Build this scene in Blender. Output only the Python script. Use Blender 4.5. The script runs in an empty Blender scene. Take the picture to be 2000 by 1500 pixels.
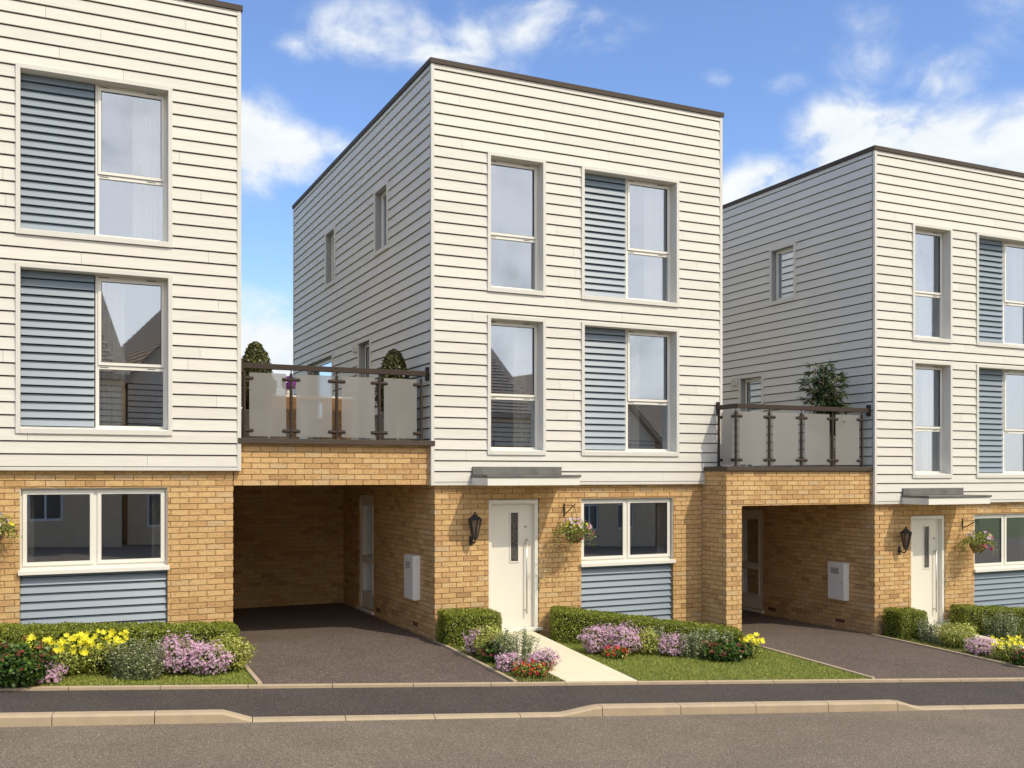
import bpy, math, random
import numpy as np
from mathutils import Vector, Matrix, noise
random.seed(7); RNG = np.random.default_rng(7)
C = bpy.data.collections.new('place'); bpy.context.scene.collection.children.link(C)
sc = bpy.context.scene
R = math.radians
ST, CT = .4264, .9045                       # sine / cosine of the camera heading (clockwise from +Y)
CAM = Vector((-5.058, -13.314, 2.383))

# ------------------------------------------------------------------ materials
def new_mat(name):
    m = bpy.data.materials.new(name); m.use_nodes = True
    nt = m.node_tree; nt.nodes.clear()
    out = nt.nodes.new('ShaderNodeOutputMaterial')
    return m, nt, out
def N(nt, t, **kw):
    n = nt.nodes.new(t)
    for k, v in kw.items():
        if k.startswith('i_'):
            n.inputs[int(k[2:]) if k[2:].isdigit() else k[2:].replace('_', ' ')].default_value = v
        else: setattr(n, k, v)
    return n
def L(nt, a, b): nt.links.new(a, b)
def rgba(c): return (c[0], c[1], c[2], 1)
def ramp(nt, stops):
    r = nt.nodes.new('ShaderNodeValToRGB'); e = r.color_ramp.elements
    while len(e) < len(stops): e.new(.5)
    for el, (p, c) in zip(e, stops): el.position = p; el.color = rgba(c)
    return r
def paint(name, col, rough=.5, var=.06, scale=3.0, metallic=0, bump=0, bscale=60, spec=.5):
    """plain coloured surface with a soft large-scale variation and fine bump"""
    m, nt, out = new_mat(name)
    tc = N(nt, 'ShaderNodeTexCoord')
    b = N(nt, 'ShaderNodeBsdfPrincipled'); b.inputs['Roughness'].default_value = rough
    b.inputs['Metallic'].default_value = metallic; b.inputs['Specular IOR Level'].default_value = spec
    n1 = N(nt, 'ShaderNodeTexNoise'); n1.inputs['Scale'].default_value = scale; n1.inputs['Detail'].default_value = 6
    L(nt, tc.outputs['Object'], n1.inputs['Vector'])
    lo = tuple(max(0, c*(1-var)) for c in col); hi = tuple(c*(1+var) for c in col)
    r = ramp(nt, [(.3, lo), (.7, hi)]); L(nt, n1.outputs['Fac'], r.inputs[0]); L(nt, r.outputs[0], b.inputs['Base Color'])
    if bump:
        n2 = N(nt, 'ShaderNodeTexNoise'); n2.inputs['Scale'].default_value = bscale; n2.inputs['Detail'].default_value = 4
        L(nt, tc.outputs['Object'], n2.inputs['Vector'])
        bp = N(nt, 'ShaderNodeBump'); bp.inputs['Strength'].default_value = bump; bp.inputs['Distance'].default_value = .01
        L(nt, n2.outputs['Fac'], bp.inputs['Height']); L(nt, bp.outputs[0], b.inputs['Normal'])
    L(nt, b.outputs[0], out.inputs[0]); return m

def board_paint(name, col, var=.04, rough=.42, spec=.5):
    """painted boards: every board (mesh island) a touch different, faint vertical grain and dust"""
    m, nt, out = new_mat(name)
    g = N(nt, 'ShaderNodeNewGeometry'); tc = N(nt, 'ShaderNodeTexCoord')
    b = N(nt, 'ShaderNodeBsdfPrincipled'); b.inputs['Roughness'].default_value = rough; b.inputs['Specular IOR Level'].default_value = spec
    r = ramp(nt, [(0, tuple(c*(1-var) for c in col)), (1, tuple(c*(1+var*.4) for c in col))])
    L(nt, g.outputs['Random Per Island'], r.inputs[0])
    mp = N(nt, 'ShaderNodeMapping'); mp.inputs['Scale'].default_value = (1.2, 1.2, 14)
    L(nt, tc.outputs['Object'], mp.inputs[0])
    n = N(nt, 'ShaderNodeTexNoise'); n.inputs['Scale'].default_value = 2.2; n.inputs['Detail'].default_value = 8
    L(nt, mp.outputs[0], n.inputs['Vector'])
    r2 = ramp(nt, [(.25, (.9, .9, .89)), (.6, (1, 1, 1))]); L(nt, n.outputs['Fac'], r2.inputs[0])
    mx = N(nt, 'ShaderNodeMix', data_type='RGBA', blend_type='MULTIPLY'); mx.inputs[0].default_value = .7
    L(nt, r.outputs[0], mx.inputs[6]); L(nt, r2.outputs[0], mx.inputs[7]); L(nt, mx.outputs[2], b.inputs['Base Color'])
    L(nt, b.outputs[0], out.inputs[0]); return m

def stone_mat(name, base, specks, scale=120, dens=.64, rough=.9, var=.12):
    """asphalt: small pale and dark aggregate in a base colour, broad worn patches"""
    m, nt, out = new_mat(name)
    tc = N(nt, 'ShaderNodeTexCoord')
    v = N(nt, 'ShaderNodeTexVoronoi'); v.inputs['Scale'].default_value = scale
    L(nt, tc.outputs['Object'], v.inputs['Vector'])
    sep = N(nt, 'ShaderNodeSeparateColor'); L(nt, v.outputs['Color'], sep.inputs[0])
    r = ramp(nt, [(0, tuple(c*.62 for c in base)), (.35, tuple(c*.9 for c in base)), (dens, base), (dens+.18, specks), (1, tuple(min(1, c*1.5) for c in specks))])
    L(nt, sep.outputs[0], r.inputs[0])
    n = N(nt, 'ShaderNodeTexNoise'); n.inputs['Scale'].default_value = 1.1; n.inputs['Detail'].default_value = 8; n.inputs['Roughness'].default_value = .65
    L(nt, tc.outputs['Object'], n.inputs['Vector'])
    r2 = ramp(nt, [(.3, (1-var,)*3), (.7, (1+var,)*3)]); L(nt, n.outputs['Fac'], r2.inputs[0])
    mx = N(nt, 'ShaderNodeMix', data_type='RGBA', blend_type='MULTIPLY'); mx.inputs[0].default_value = 1
    L(nt, r.outputs[0], mx.inputs[6]); L(nt, r2.outputs[0], mx.inputs[7])
    b = N(nt, 'ShaderNodeBsdfPrincipled'); b.inputs['Roughness'].default_value = rough; b.inputs['Specular IOR Level'].default_value = .25
    L(nt, mx.outputs[2], b.inputs['Base Color'])
    bp = N(nt, 'ShaderNodeBump'); bp.inputs['Strength'].default_value = .5; bp.inputs['Distance'].default_value = .004
    L(nt, v.outputs['Distance'], bp.inputs['Height']); L(nt, bp.outputs[0], b.inputs['Normal'])
    L(nt, b.outputs[0], out.inputs[0]); return m

def leaf_mat(name, stops, rough=.45, trans=.25):
    m, nt, out = new_mat(name)
    g = N(nt, 'ShaderNodeNewGeometry')
    r = ramp(nt, stops); L(nt, g.outputs['Random Per Island'], r.inputs[0])
    b = N(nt, 'ShaderNodeBsdfPrincipled'); b.inputs['Roughness'].default_value = rough; b.inputs['Specular IOR Level'].default_value = .35
    L(nt, r.outputs[0], b.inputs['Base Color'])
    t = N(nt, 'ShaderNodeBsdfTranslucent'); L(nt, r.outputs[0], t.inputs[0])
    mx = N(nt, 'ShaderNodeMixShader'); mx.inputs[0].default_value = trans
    L(nt, b.outputs[0], mx.inputs[1]); L(nt, t.outputs[0], mx.inputs[2]); L(nt, mx.outputs[0], out.inputs[0]); return m

def glass_mat():
    m, nt, out = new_mat('window_glass')
    t = N(nt, 'ShaderNodeBsdfTransparent'); t.inputs[0].default_value = (.85, .84, .81, 1)
    gl = N(nt, 'ShaderNodeBsdfGlossy'); gl.inputs['Roughness'].default_value = .01; gl.inputs[0].default_value = (.78, .85, .94, 1)
    lw = N(nt, 'ShaderNodeLayerWeight'); lw.inputs[0].default_value = .25
    ma = N(nt, 'ShaderNodeMath', operation='MULTIPLY_ADD'); ma.inputs[1].default_value = .5; ma.inputs[2].default_value = .31
    L(nt, lw.outputs['Fresnel'], ma.inputs[0])
    mx = N(nt, 'ShaderNodeMixShader'); L(nt, ma.outputs[0], mx.inputs[0])
    L(nt, t.outputs[0], mx.inputs[1]); L(nt, gl.outputs[0], mx.inputs[2]); L(nt, mx.outputs[0], out.inputs[0]); return m
def frosted_mat():
    m, nt, out = new_mat('frosted_glass')
    d = N(nt, 'ShaderNodeBsdfPrincipled'); d.inputs['Base Color'].default_value = (.50, .475, .43, 1); d.inputs['Roughness'].default_value = .35
    rf = N(nt, 'ShaderNodeBsdfRefraction'); rf.inputs['IOR'].default_value = 1.03; rf.inputs['Roughness'].default_value = .38; rf.inputs[0].default_value = (.92, .92, .9, 1)
    tr = N(nt, 'ShaderNodeBsdfTranslucent'); tr.inputs[0].default_value = (.6, .58, .55, 1)
    a = N(nt, 'ShaderNodeMixShader'); a.inputs[0].default_value = .35
    L(nt, d.outputs[0], a.inputs[1]); L(nt, tr.outputs[0], a.inputs[2])
    b = N(nt, 'ShaderNodeMixShader'); b.inputs[0].default_value = .5
    L(nt, a.outputs[0], b.inputs[1]); L(nt, rf.outputs[0], b.inputs[2]); L(nt, b.outputs[0], out.inputs[0]); return m

M = {}
M['board'] = board_paint('cream_board', (.71, .683, .608), .05, .6, .2)
M['trim'] = paint('cream_trim', (.68, .655, .585), .6, .02, spec=.25)
M['backing'] = paint('dark_membrane', (.010, .009, .008), .9, .1)
M['blue'] = board_paint('blue_board', (.215, .268, .315), .05, .34, .8)
M['blueback'] = paint('blue_shadow_gap', (.03, .04, .055), .9, .1)
M['upvc'] = paint('white_frame', (.80, .77, .68), .28, .01)
M['gasket'] = paint('gasket', (.03, .03, .03), .6, .1)
M['brick'] = paint('buff_brickwork', (.66, .47, .28), .9, .1)
M['airbrick'] = paint('red_clay', (.25, .095, .05), .85, .15, 30)
M['coping'] = paint('bronze_metal', (.075, .056, .041), .65, .06, 2, spec=.25)
M['lead'] = paint('grey_lead', (.145, .138, .125), .6, .22, 5, bump=.2, bscale=25)
M['rail'] = paint('brown_powder_coat', (.052, .037, .027), .6, .05, 4, spec=.2)
M['glass'] = glass_mat(); M['frost'] = frosted_mat()
M['plaster'] = paint('room_plaster', (.78, .68, .56), .9, .05)
M['curtain'] = paint('curtain_cloth', (.78, .74, .66), .9, .05, 20)
M['roof'] = paint('roof_membrane', (.12, .12, .12), .8, .1)
M['door'] = paint('cream_door', (.80, .755, .65), .3, .01)
M['steel'] = paint('satin_steel', (.55, .55, .53), .3, .03, metallic=.9)
M['obscure'] = paint('obscure_glass', (.085, .08, .07), .12, .5, 22, bump=.5, bscale=40, spec=.8)
M['gasbox'] = paint('grey_box_plastic', (.80, .78, .73), .45, .02)
M['iron'] = paint('black_iron', (.022, .02, .019), .5, .15, 20, spec=.5)
M['lampglass'] = paint('amber_lamp_glass', (.16, .12, .07), .15, .2, 15, spec=.8)
M['coir'] = paint('coir_liner', (.20, .125, .05), .95, .4, 40, bump=.8, bscale=90)
M['asphalt'] = stone_mat('drive_asphalt', (.135, .103, .083), (.22, .18, .15), 75, .80)
M['footway'] = stone_mat('footway_asphalt', (.080, .065, .057), (.17, .145, .125), 110, .82)
M['road'] = stone_mat('road_asphalt', (.178, .142, .104), (.28, .232, .18), 150, .66)
M['kerb'] = paint('kerb_concrete', (.47, .365, .235), .85, .07, 6, bump=.15, bscale=150)
M['gap'] = paint('dark_joint', (.03, .025, .02), .95, .1)
M['path'] = paint('pale_paving', (.76, .70, .50), .8, .03, 4, bump=.08, bscale=120)
M['turf'] = paint('turf_soil', (.11, .14, .035), .95, .3, 14, bump=.5)
M['soil'] = paint('bed_soil', (.035, .028, .018), .95, .3, 20, bump=.6)
M['blade'] = leaf_mat('grass_blade', [(0, (.19, .22, .035)), (.5, (.35, .39, .065)), (1, (.58, .60, .16))], .6, .3)
M['hedge'] = leaf_mat('box_leaf', [(0, (.08, .11, .010)), (.4, (.19, .24, .020)), (.8, (.34, .38, .04)), (1, (.56, .57, .12))], .35, .25)
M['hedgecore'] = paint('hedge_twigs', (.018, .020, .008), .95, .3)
M['stem'] = paint('green_stem', (.10, .12, .04), .8, .2)
M['cane'] = paint('bamboo_cane', (.32, .20, .10), .6, .2)
M['sage'] = leaf_mat('sage_leaf', [(0, (.10, .13, .045)), (.5, (.29, .34, .16)), (1, (.68, .70, .44))], .5, .2)
M['darkleaf'] = leaf_mat('dark_leaf', [(0, (.02, .05, .008)), (.6, (.06, .12, .015)), (1, (.14, .23, .035))], .35, .2)
M['lime'] = leaf_mat('variegated_leaf', [(0, (.17, .21, .03)), (.5, (.44, .47, .08)), (1, (.80, .79, .28))], .45, .25)
M['pink'] = leaf_mat('lilac_petal', [(0, (.52, .22, .38)), (.5, (.76, .48, .62)), (1, (.90, .76, .82))], .6, .3)
M['magenta'] = leaf_mat('magenta_petal', [(0, (.5, .01, .16)), (1, (.75, .05, .28))], .6, .25)
M['yellow'] = leaf_mat('yellow_petal', [(0, (.84, .74, .01)), (1, (.95, .90, .08))], .6, .3)
M['red'] = leaf_mat('dark_red_floret', [(0, (.20, .02, .025)), (1, (.46, .09, .08))], .6, .15)
M['orange'] = leaf_mat('scarlet_petal', [(0, (.60, .02, .02)), (.6, (.72, .07, .02)), (1, (.65, .02, .09))], .6, .2)
M['white'] = leaf_mat('white_petal', [(0, (.7, .62, .66)), (1, (.85, .82, .82))], .6, .3)
M['conifer'] = leaf_mat('topiary_leaf', [(0, (.020, .026, .006)), (.6, (.055, .062, .012)), (.85, (.13, .13, .03)), (1, (.28, .25, .08))], .35, .15)
M['bamboo'] = leaf_mat('bamboo_leaf', [(0, (.012, .03, .010)), (.6, (.04, .075, .02)), (1, (.15, .20, .07))], .35, .2)
M['purple'] = leaf_mat('purple_petal', [(0, (.22, .03, .30)), (1, (.50, .15, .58))], .6, .2)
M['planter'] = paint('planter_stone', (.30, .26, .21), .7, .05)
M['wicker'] = paint('wicker', (.42, .23, .09), .6, .3, 40, bump=.6, bscale=60)
M['cushion'] = paint('white_cushion', (.8, .78, .74), .8, .03)
M['wood'] = paint('table_wood', (.36, .22, .09), .5, .2, 8)
M['vase'] = paint('white_vase', (.85, .83, .78), .25, .01)
M['deck'] = paint('deck_floor', (.22, .19, .16), .8, .1, 10)
M['soffit'] = paint('soffit_board', (.80, .74, .62), .8, .03)
M['tile'] = paint('roof_tile', (.52, .40, .28), .85, .25, 9, bump=.6, bscale=14)
M['render'] = paint('far_render', (.86, .70, .50), .85, .06, 3)
M['shade_reveal'] = paint('shade_toned_lining', (.34, .34, .325), .6, .03, spec=.25)  # trim colour darkened: shade painted into the side-window reveals
M['vent'] = paint('vent_plastic', (.66, .64, .56), .5, .02)

# ------------------------------------------------------------------ mesh building
def brick_unit_mat():
    """single bricks: every brick its own shade, streaked and creased"""
    m, nt, out = new_mat('buff_brick_unit')
    g = N(nt, 'ShaderNodeNewGeometry'); uv = N(nt, 'ShaderNodeUVMap'); uv.uv_map = 'UVMap'
    r = ramp(nt, [(0, (.46, .280, .132)), (.08, (.565, .350, .158)), (.45, (.655, .422, .190)), (.85, (.705, .475, .222)), (1, (.60, .435, .245))])
    L(nt, g.outputs['Random Per Island'], r.inputs[0])
    mp = N(nt, 'ShaderNodeMapping'); mp.inputs['Scale'].default_value = (10, 30, 1); mp.inputs['Rotation'].default_value = (0, 0, .35)
    L(nt, uv.outputs[0], mp.inputs[0])
    n = N(nt, 'ShaderNodeTexNoise'); n.inputs['Scale'].default_value = 1.5; n.inputs['Detail'].default_value = 7; n.inputs['Distortion'].default_value = 1.6
    L(nt, mp.outputs[0], n.inputs['Vector'])
    r2 = ramp(nt, [(.32, (.60, .54, .50)), (.44, (.90, .87, .84)), (.58, (1, 1, 1)), (.8, (1.10, 1.08, 1.04))]); L(nt, n.outputs['Fac'], r2.inputs[0])
    big = N(nt, 'ShaderNodeTexNoise'); big.inputs['Scale'].default_value = .9; big.inputs['Detail'].default_value = 3; L(nt, uv.outputs[0], big.inputs['Vector'])
    r3 = ramp(nt, [(.3, (.90, .88, .86)), (.7, (1.04, 1.04, 1.04))]); L(nt, big.outputs['Fac'], r3.inputs[0])
    mx = N(nt, 'ShaderNodeMix', data_type='RGBA', blend_type='MULTIPLY'); mx.inputs[0].default_value = .85
    L(nt, r.outputs[0], mx.inputs[6]); L(nt, r2.outputs[0], mx.inputs[7])
    m2 = N(nt, 'ShaderNodeMix', data_type='RGBA', blend_type='MULTIPLY'); m2.inputs[0].default_value = 1
    L(nt, mx.outputs[2], m2.inputs[6]); L(nt, r3.outputs[0], m2.inputs[7])
    b = N(nt, 'ShaderNodeBsdfPrincipled'); b.inputs['Roughness'].default_value = .9; b.inputs['Specular IOR Level'].default_value = .2
    L(nt, m2.outputs[2], b.inputs['Base Color'])
    bp = N(nt, 'ShaderNodeBump'); bp.inputs['Strength'].default_value = .45; bp.inputs['Distance'].default_value = .006
    L(nt, n.outputs['Fac'], bp.inputs['Height']); L(nt, bp.outputs[0], b.inputs['Normal'])
    L(nt, b.outputs[0], out.inputs[0]); return m
M['unit'] = brick_unit_mat()
M['mortar'] = paint('sand_mortar', (.40, .275, .13), .95, .12, 12, bump=.3, bscale=120)

class MB:
    def __init__(s): s.v = []; s.f = []; s.m = []; s.mats = []
    def mi(s, m):
        m = M[m] if isinstance(m, str) else m
        if m not in s.mats: s.mats.append(m)
        return s.mats.index(m)
    def face(s, pts, mat):
        b = len(s.v); s.v += [tuple(p) for p in pts]; s.f.append(tuple(range(b, b+len(pts)))); s.m.append(s.mi(mat))
    def hexa(s, p, mat, skip=()):
        """8 points: bottom ring 0-3 (ccw from above), top ring 4-7"""
        b = len(s.v); s.v += [tuple(q) for q in p]; k = s.mi(mat)
        for i, f in enumerate([(0, 3, 2, 1), (4, 5, 6, 7), (0, 1, 5, 4), (1, 2, 6, 5), (2, 3, 7, 6), (3, 0, 4, 7)]):
            if i in skip: continue
            s.f.append(tuple(b+j for j in f)); s.m.append(k)
    def box(s, x0, x1, y0, y1, z0, z1, mat):
        x0, x1 = min(x0, x1), max(x0, x1); y0, y1 = min(y0, y1), max(y0, y1); z0, z1 = min(z0, z1), max(z0, z1)
        s.hexa([(x0, y0, z0), (x1, y0, z0), (x1, y1, z0), (x0, y1, z0), (x0, y0, z1), (x1, y0, z1), (x1, y1, z1), (x0, y1, z1)], mat)
    def tube(s, pts, r, mat, n=8, cap=True):
        pts = [Vector(p) for p in pts]; rr = r if isinstance(r, (list, tuple)) else [r]*len(pts)
        rings = []; k = s.mi(mat); up = Vector((0, 0, 1))
        for i, p in enumerate(pts):
            d = (pts[min(i+1, len(pts)-1)]-pts[max(i-1, 0)]).normalized()
            a = d.cross(up if abs(d.z) < .95 else Vector((1, 0, 0))).normalized(); b = d.cross(a).normalized()
            base = len(s.v)
            for j in range(n):
                t = 2*math.pi*j/n; s.v.append(tuple(p+(a*math.cos(t)+b*math.sin(t))*rr[i]))
            rings.append(base)
        for i in range(len(rings)-1):
            for j in range(n):
                j2 = (j+1) % n
                s.f.append((rings[i]+j, rings[i]+j2, rings[i+1]+j2, rings[i+1]+j)); s.m.append(k)
        if cap:
            s.f.append(tuple(rings[0]+j for j in range(n))[::-1]); s.m.append(k)
            s.f.append(tuple(rings[-1]+j for j in range(n))); s.m.append(k)
    def lathe(s, c, prof, mat, n=16):
        """prof: (radius, z) list"""
        s.tube([(c[0], c[1], c[2]+z) for r, z in prof], [max(r, .0008) for r, z in prof], mat, n)
    def build(s, name, parent=None, loc=None, bevel=0, smooth=False, **tags):
        me = bpy.data.meshes.new(name)
        org = Vector(loc) if loc else Vector((0, 0, 0))
        me.from_pydata([tuple(Vector(v)-org) for v in s.v], [], s.f)
        for m in s.mats: me.materials.append(m)
        me.polygons.foreach_set('material_index', s.m)
        uv = me.uv_layers.new(name='UVMap')
        for p in me.polygons:
            n = p.normal; ax = max(range(3), key=lambda i: abs(n[i]))
            for li in p.loop_indices:
                v = s.v[me.loops[li].vertex_index]
                uv.data[li].uv = (v[1], v[2]) if ax == 0 else ((v[0], v[2]) if ax == 1 else (v[0], v[1]))
        if smooth: me.polygons.foreach_set('use_smooth', [True]*len(me.polygons))
        me.update()
        o = bpy.data.objects.new(name, me); C.objects.link(o); o.location = org
        if parent: o.parent = parent
        if bevel:
            b = o.modifiers.new('edge', 'BEVEL'); b.width = bevel; b.segments = 2; b.limit_method = 'ANGLE'
        for k, v in tags.items(): o[k] = v
        return o

def thing(name, loc, label, cat, group=None):
    o = bpy.data.objects.new(name, None); C.objects.link(o); o.location = loc; o.empty_display_size = .1
    o['label'] = label; o['category'] = cat
    if group: o['group'] = group
    return o
def copy_tree(o, parent=None):
    c = o.copy(); C.objects.link(c); c.parent = parent
    for ch in list(o.children): copy_tree(ch, c)
    return c

# quick leaf-cloud meshes (numpy)
def leaves(name, pts, size, mat, parent=None, aspect=.55, nrm=None, updir=None, jit=.35, curl=.25, petals=0, org=(0, 0, 0), **tags):
    """every point becomes a folded leaf (two triangles), or a star of petals"""
    P = np.asarray(pts, dtype=float); n = len(P)
    size = np.broadcast_to(np.asarray(size, float), (n,))*(1+RNG.uniform(-jit, jit, n))
    if nrm is None: Nn = RNG.normal(size=(n, 3))
    else: Nn = np.asarray(nrm, float)+RNG.normal(size=(n, 3))*.55
    Nn /= np.linalg.norm(Nn, axis=1)[:, None]+1e-9
    A = RNG.normal(size=(n, 3)) if updir is None else np.asarray(updir, float)+RNG.normal(size=(n, 3))*.25
    A -= Nn*np.sum(A*Nn, axis=1)[:, None]; A /= np.linalg.norm(A, axis=1)[:, None]+1e-9
    B = np.cross(Nn, A)
    if petals:
        V = []; 
        for k in range(petals):
            t = 2*math.pi*k/petals
            D = A*math.cos(t)+B*math.sin(t); E = -A*math.sin(t)+B*math.cos(t)
            s = size[:, None]*.5
            V.append(np.stack([P, P+(D*.55+E*aspect*.5+Nn*curl*.5)*s, P+(D+Nn*curl)*s, P+(D*.55-E*aspect*.5+Nn*curl*.5)*s], 1))
        V = np.concatenate(V, 0)
    else:
        s = size[:, None]
        V = np.stack([P, P+(A*.5+B*aspect*.5+Nn*curl*.3)*s, P+A*s, P+(A*.5-B*aspect*.5+Nn*curl*.3)*s], 1)
    q = len(V); V = V.reshape(-1, 3)-np.asarray(org, float)
    me = bpy.data.meshes.new(name)
    me.vertices.add(q*4); me.vertices.foreach_set('co', V.ravel())
    me.loops.add(q*4); me.loops.foreach_set('vertex_index', np.arange(q*4, dtype=np.int32))
    me.polygons.add(q); me.polygons.foreach_set('loop_start', np.arange(0, q*4, 4, dtype=np.int32)); me.polygons.foreach_set('loop_total', np.full(q, 4, dtype=np.int32))
    mats = mat if isinstance(mat, (list, tuple)) else [mat]
    for m in mats: me.materials.append(M[m])
    if len(mats) > 1:
        mi = RNG.integers(0, len(mats), n); me.polygons.foreach_set('material_index', np.tile(mi, max(petals, 1)).astype(np.int32))
    me.update(calc_edges=True)
    o = bpy.data.objects.new(name, me); C.objects.link(o); o.location = org
    if parent: o.parent = parent
    for k, v in tags.items(): o[k] = v
    return o

# ------------------------------------------------------------------ the lie of the land
OX, OY = -.485, -3.829; DX, DY = .9824, -.1869; NX, NY = .1869, .9824     # road frame: along d, across n towards the houses
def st_(x, y): return (x-OX)*DX+(y-OY)*DY, (x-OX)*NX+(y-OY)*NY
def xy_(s, t): return OX+s*DX+t*NX, OY+s*DY+t*NY
def clampS(s): return max(-45, min(45, s))
def z_road(s): return -.193-.0437*clampS(s)
def z_edge(s): return -.072-.0437*clampS(s)
def G(x, y):
    s, t = st_(x, y)
    ze = z_edge(s); zf = -.0447*max(-45, min(45, x))
    if y >= 0: return zf
    t0 = st_(x, 0)[1]; f = max(0, min(1, (t-1.158)/(t0-1.158)))
    return ze+(zf-ze)*f
HZ = [('a', -7.695, 0.0, .205), ('b', 0, 0, 0), ('c', 7.72, -.65, -.35), ('d', 15.42, -1.3, -.70)]
def park(x, y):
    """height of the level parking bays under the carports, blended into the slope in front"""
    k = min(HZ[1:], key=lambda h: abs((h[1]-1.4)-x))
    zc = k[3]+.0447*(k[1]-x)*max(0, 1-(y-k[2])/3.5) if y > k[2] else None
    if zc is not None: return zc
    zf = k[3]+.0447*(k[1]-x); s, t = st_(x, y); t0 = st_(x, k[2])[1]; f = max(0, min(1, (t-1.158)/(t0-1.158)))
    return z_edge(s)+(zf-z_edge(s))*f

def grid_sheet(name, ss, ts, zf, mat, dz=0, **tags):
    m = MB(); b = []
    for t in ts:
        for s in ss:
            x, y = xy_(s, t); m.v.append((x, y, zf(s, t)+dz))
    W = len(ss); k = m.mi(mat)
    for j in range(len(ts)-1):
        for i in range(W-1): m.f.append((j*W+i, j*W+i+1, (j+1)*W+i+1, (j+1)*W+i)); m.m.append(k)
    return m.build(name, kind='structure', smooth=True, **tags)
S1 = [-300, -120, -45]+[i*1.0 for i in range(-30, 41)]+[45, 120, 300]
grid_sheet('ground', S1, [-300, -120, -40, -21], lambda s, t: z_road(s)+.10, 'turf')
grid_sheet('road', S1, [-6.5, -3, 0], lambda s, t: z_road(s), 'road')
def kerb_up(s):
    """upstand of the kerb: lowered across each drive"""
    for a, b in ((-2.745, .47), (4.90, 8.2), (-10.4, -7.2)):
        if a-.28 < s < a: return .025+(.105-.025)*((a-s)/.28)
        if a <= s <= b: return .025
        if b < s < b+.40: return .025+(.105-.025)*((s-b)/.40)
    return .105
SS = sorted(set([-300, -120, -45]+[round(-30+.1*i, 2) for i in range(700)]+[45, 120, 300]))
grid_sheet('pavement', SS, [.13, .35, .7, 1.158], lambda s, t: z_road(s)+kerb_up(s)+(z_edge(s)-.022-z_road(s)-kerb_up(s))*((t-.13)/1.028)-.003, 'footway')
# kerb stones (one long run with real joints)
m = MB()
for k in range(-34, 34):
    a = .915*k+.004; b = .915*(k+1)-.004
    n = 10
    ring = []
    for i in range(n+1):
        s = a+(b-a)*i/n; u = kerb_up(s); z = z_road(s)
        p = [(0.0, z-.1), (0.0, z+u-.022), (.02, z+u), (.13, z+u), (.13, z-.1)]
        ring.append([(*xy_(s, t), zz) for t, zz in p])
    base = len(m.v); kk = m.mi('kerb')
    for r in ring: m.v += r
    for i in range(n):
        for j in range(4):
            m.f.append((base+i*5+j, base+(i+1)*5+j, base+(i+1)*5+j+1, base+i*5+j+1)); m.m.append(kk)
    m.f.append(tuple(base+j for j in range(5))); m.m.append(kk); m.f.append(tuple(base+n*5+j for j in range(5))[::-1]); m.m.append(kk)
for s in (-31, ): 
    pass
m.hexa([(*xy_(-31, .006), z_road(-31)-.12), (*xy_(31, .006), z_road(31)-.12), (*xy_(31, .12), z_road(31)-.12), (*xy_(-31, .12), z_road(-31)-.12),
        (*xy_(-31, .006), z_road(-31)-.0), (*xy_(31, .006), z_road(31)-.0), (*xy_(31, .12), z_road(31)-.0), (*xy_(-31, .12), z_road(-31)-.0)], 'gap')
m.build('kerb', kind='structure')
# flush edging stones between the footway and the plots
m = MB()
for k in range(-30, 34):
    a = 1.781+.915*k+.004; b = 1.781+.915*(k+1)-.004
    za, zb = z_edge(a), z_edge(b)
    m.hexa([(*xy_(a, 1.150), za-.1), (*xy_(b, 1.150), zb-.1), (*xy_(b, 1.205), zb-.1), (*xy_(a, 1.205), za-.1),
            (*xy_(a, 1.150), za+.004), (*xy_(b, 1.150), zb+.004), (*xy_(b, 1.205), zb+.012), (*xy_(a, 1.205), za+.012)], 'kerb')
m.build('kerb_edging', kind='structure')

# the plots behind the edging
def poly_sheet(name, x0f, x1f, y1, zf, mat, nx, ny, dz=0, tmin=1.203):
    """sheet between x0f(y) and x1f(y), from the edging back to y1"""
    m = MB(); k = m.mi(mat); rows = []
    for j in range(ny+1):
        for i in range(nx+1):
            u = i/nx
            x = x0f+(x1f-x0f)*u
            ye = OY+(tmin-(x-OX)*NX)/NY
            y = ye+(y1-ye)*j/ny
            m.v.append((x, y, zf(x, y)+dz))
    for j in range(ny):
        for i in range(nx): a = j*(nx+1)+i; m.f.append((a, a+1, a+nx+2, a+nx+1)); m.m.append(k)
    return m.build(name, kind='structure', smooth=True)
poly_sheet('lawn_ground', -9.0, -2.90, 0.12, G, 'turf', 24, 10)
poly_sheet('driveway', -2.86, -.04, 4.75, park, 'asphalt', 16, 30)
poly_sheet('bed_ground', .02, .60, .10, G, 'soil', 6, 10)
poly_sheet('lawn', 1.55, 4.70, .12, G, 'turf', 16, 10)
poly_sheet('driveway', 4.76, 7.62, 4.4, park, 'asphalt', 16, 30)
poly_sheet('bed_ground', 7.68, 8.30, -.60, lambda x, y: G(x, y)-.0, 'soil', 6, 10)
poly_sheet('lawn', 9.28, 12.6, -.60, lambda x, y: G(x, y)-.0, 'turf', 10, 10)
poly_sheet('ground_behind', -40, 40, 40, lambda x, y: G(x, y)-.16, 'turf', 40, 30)
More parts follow.
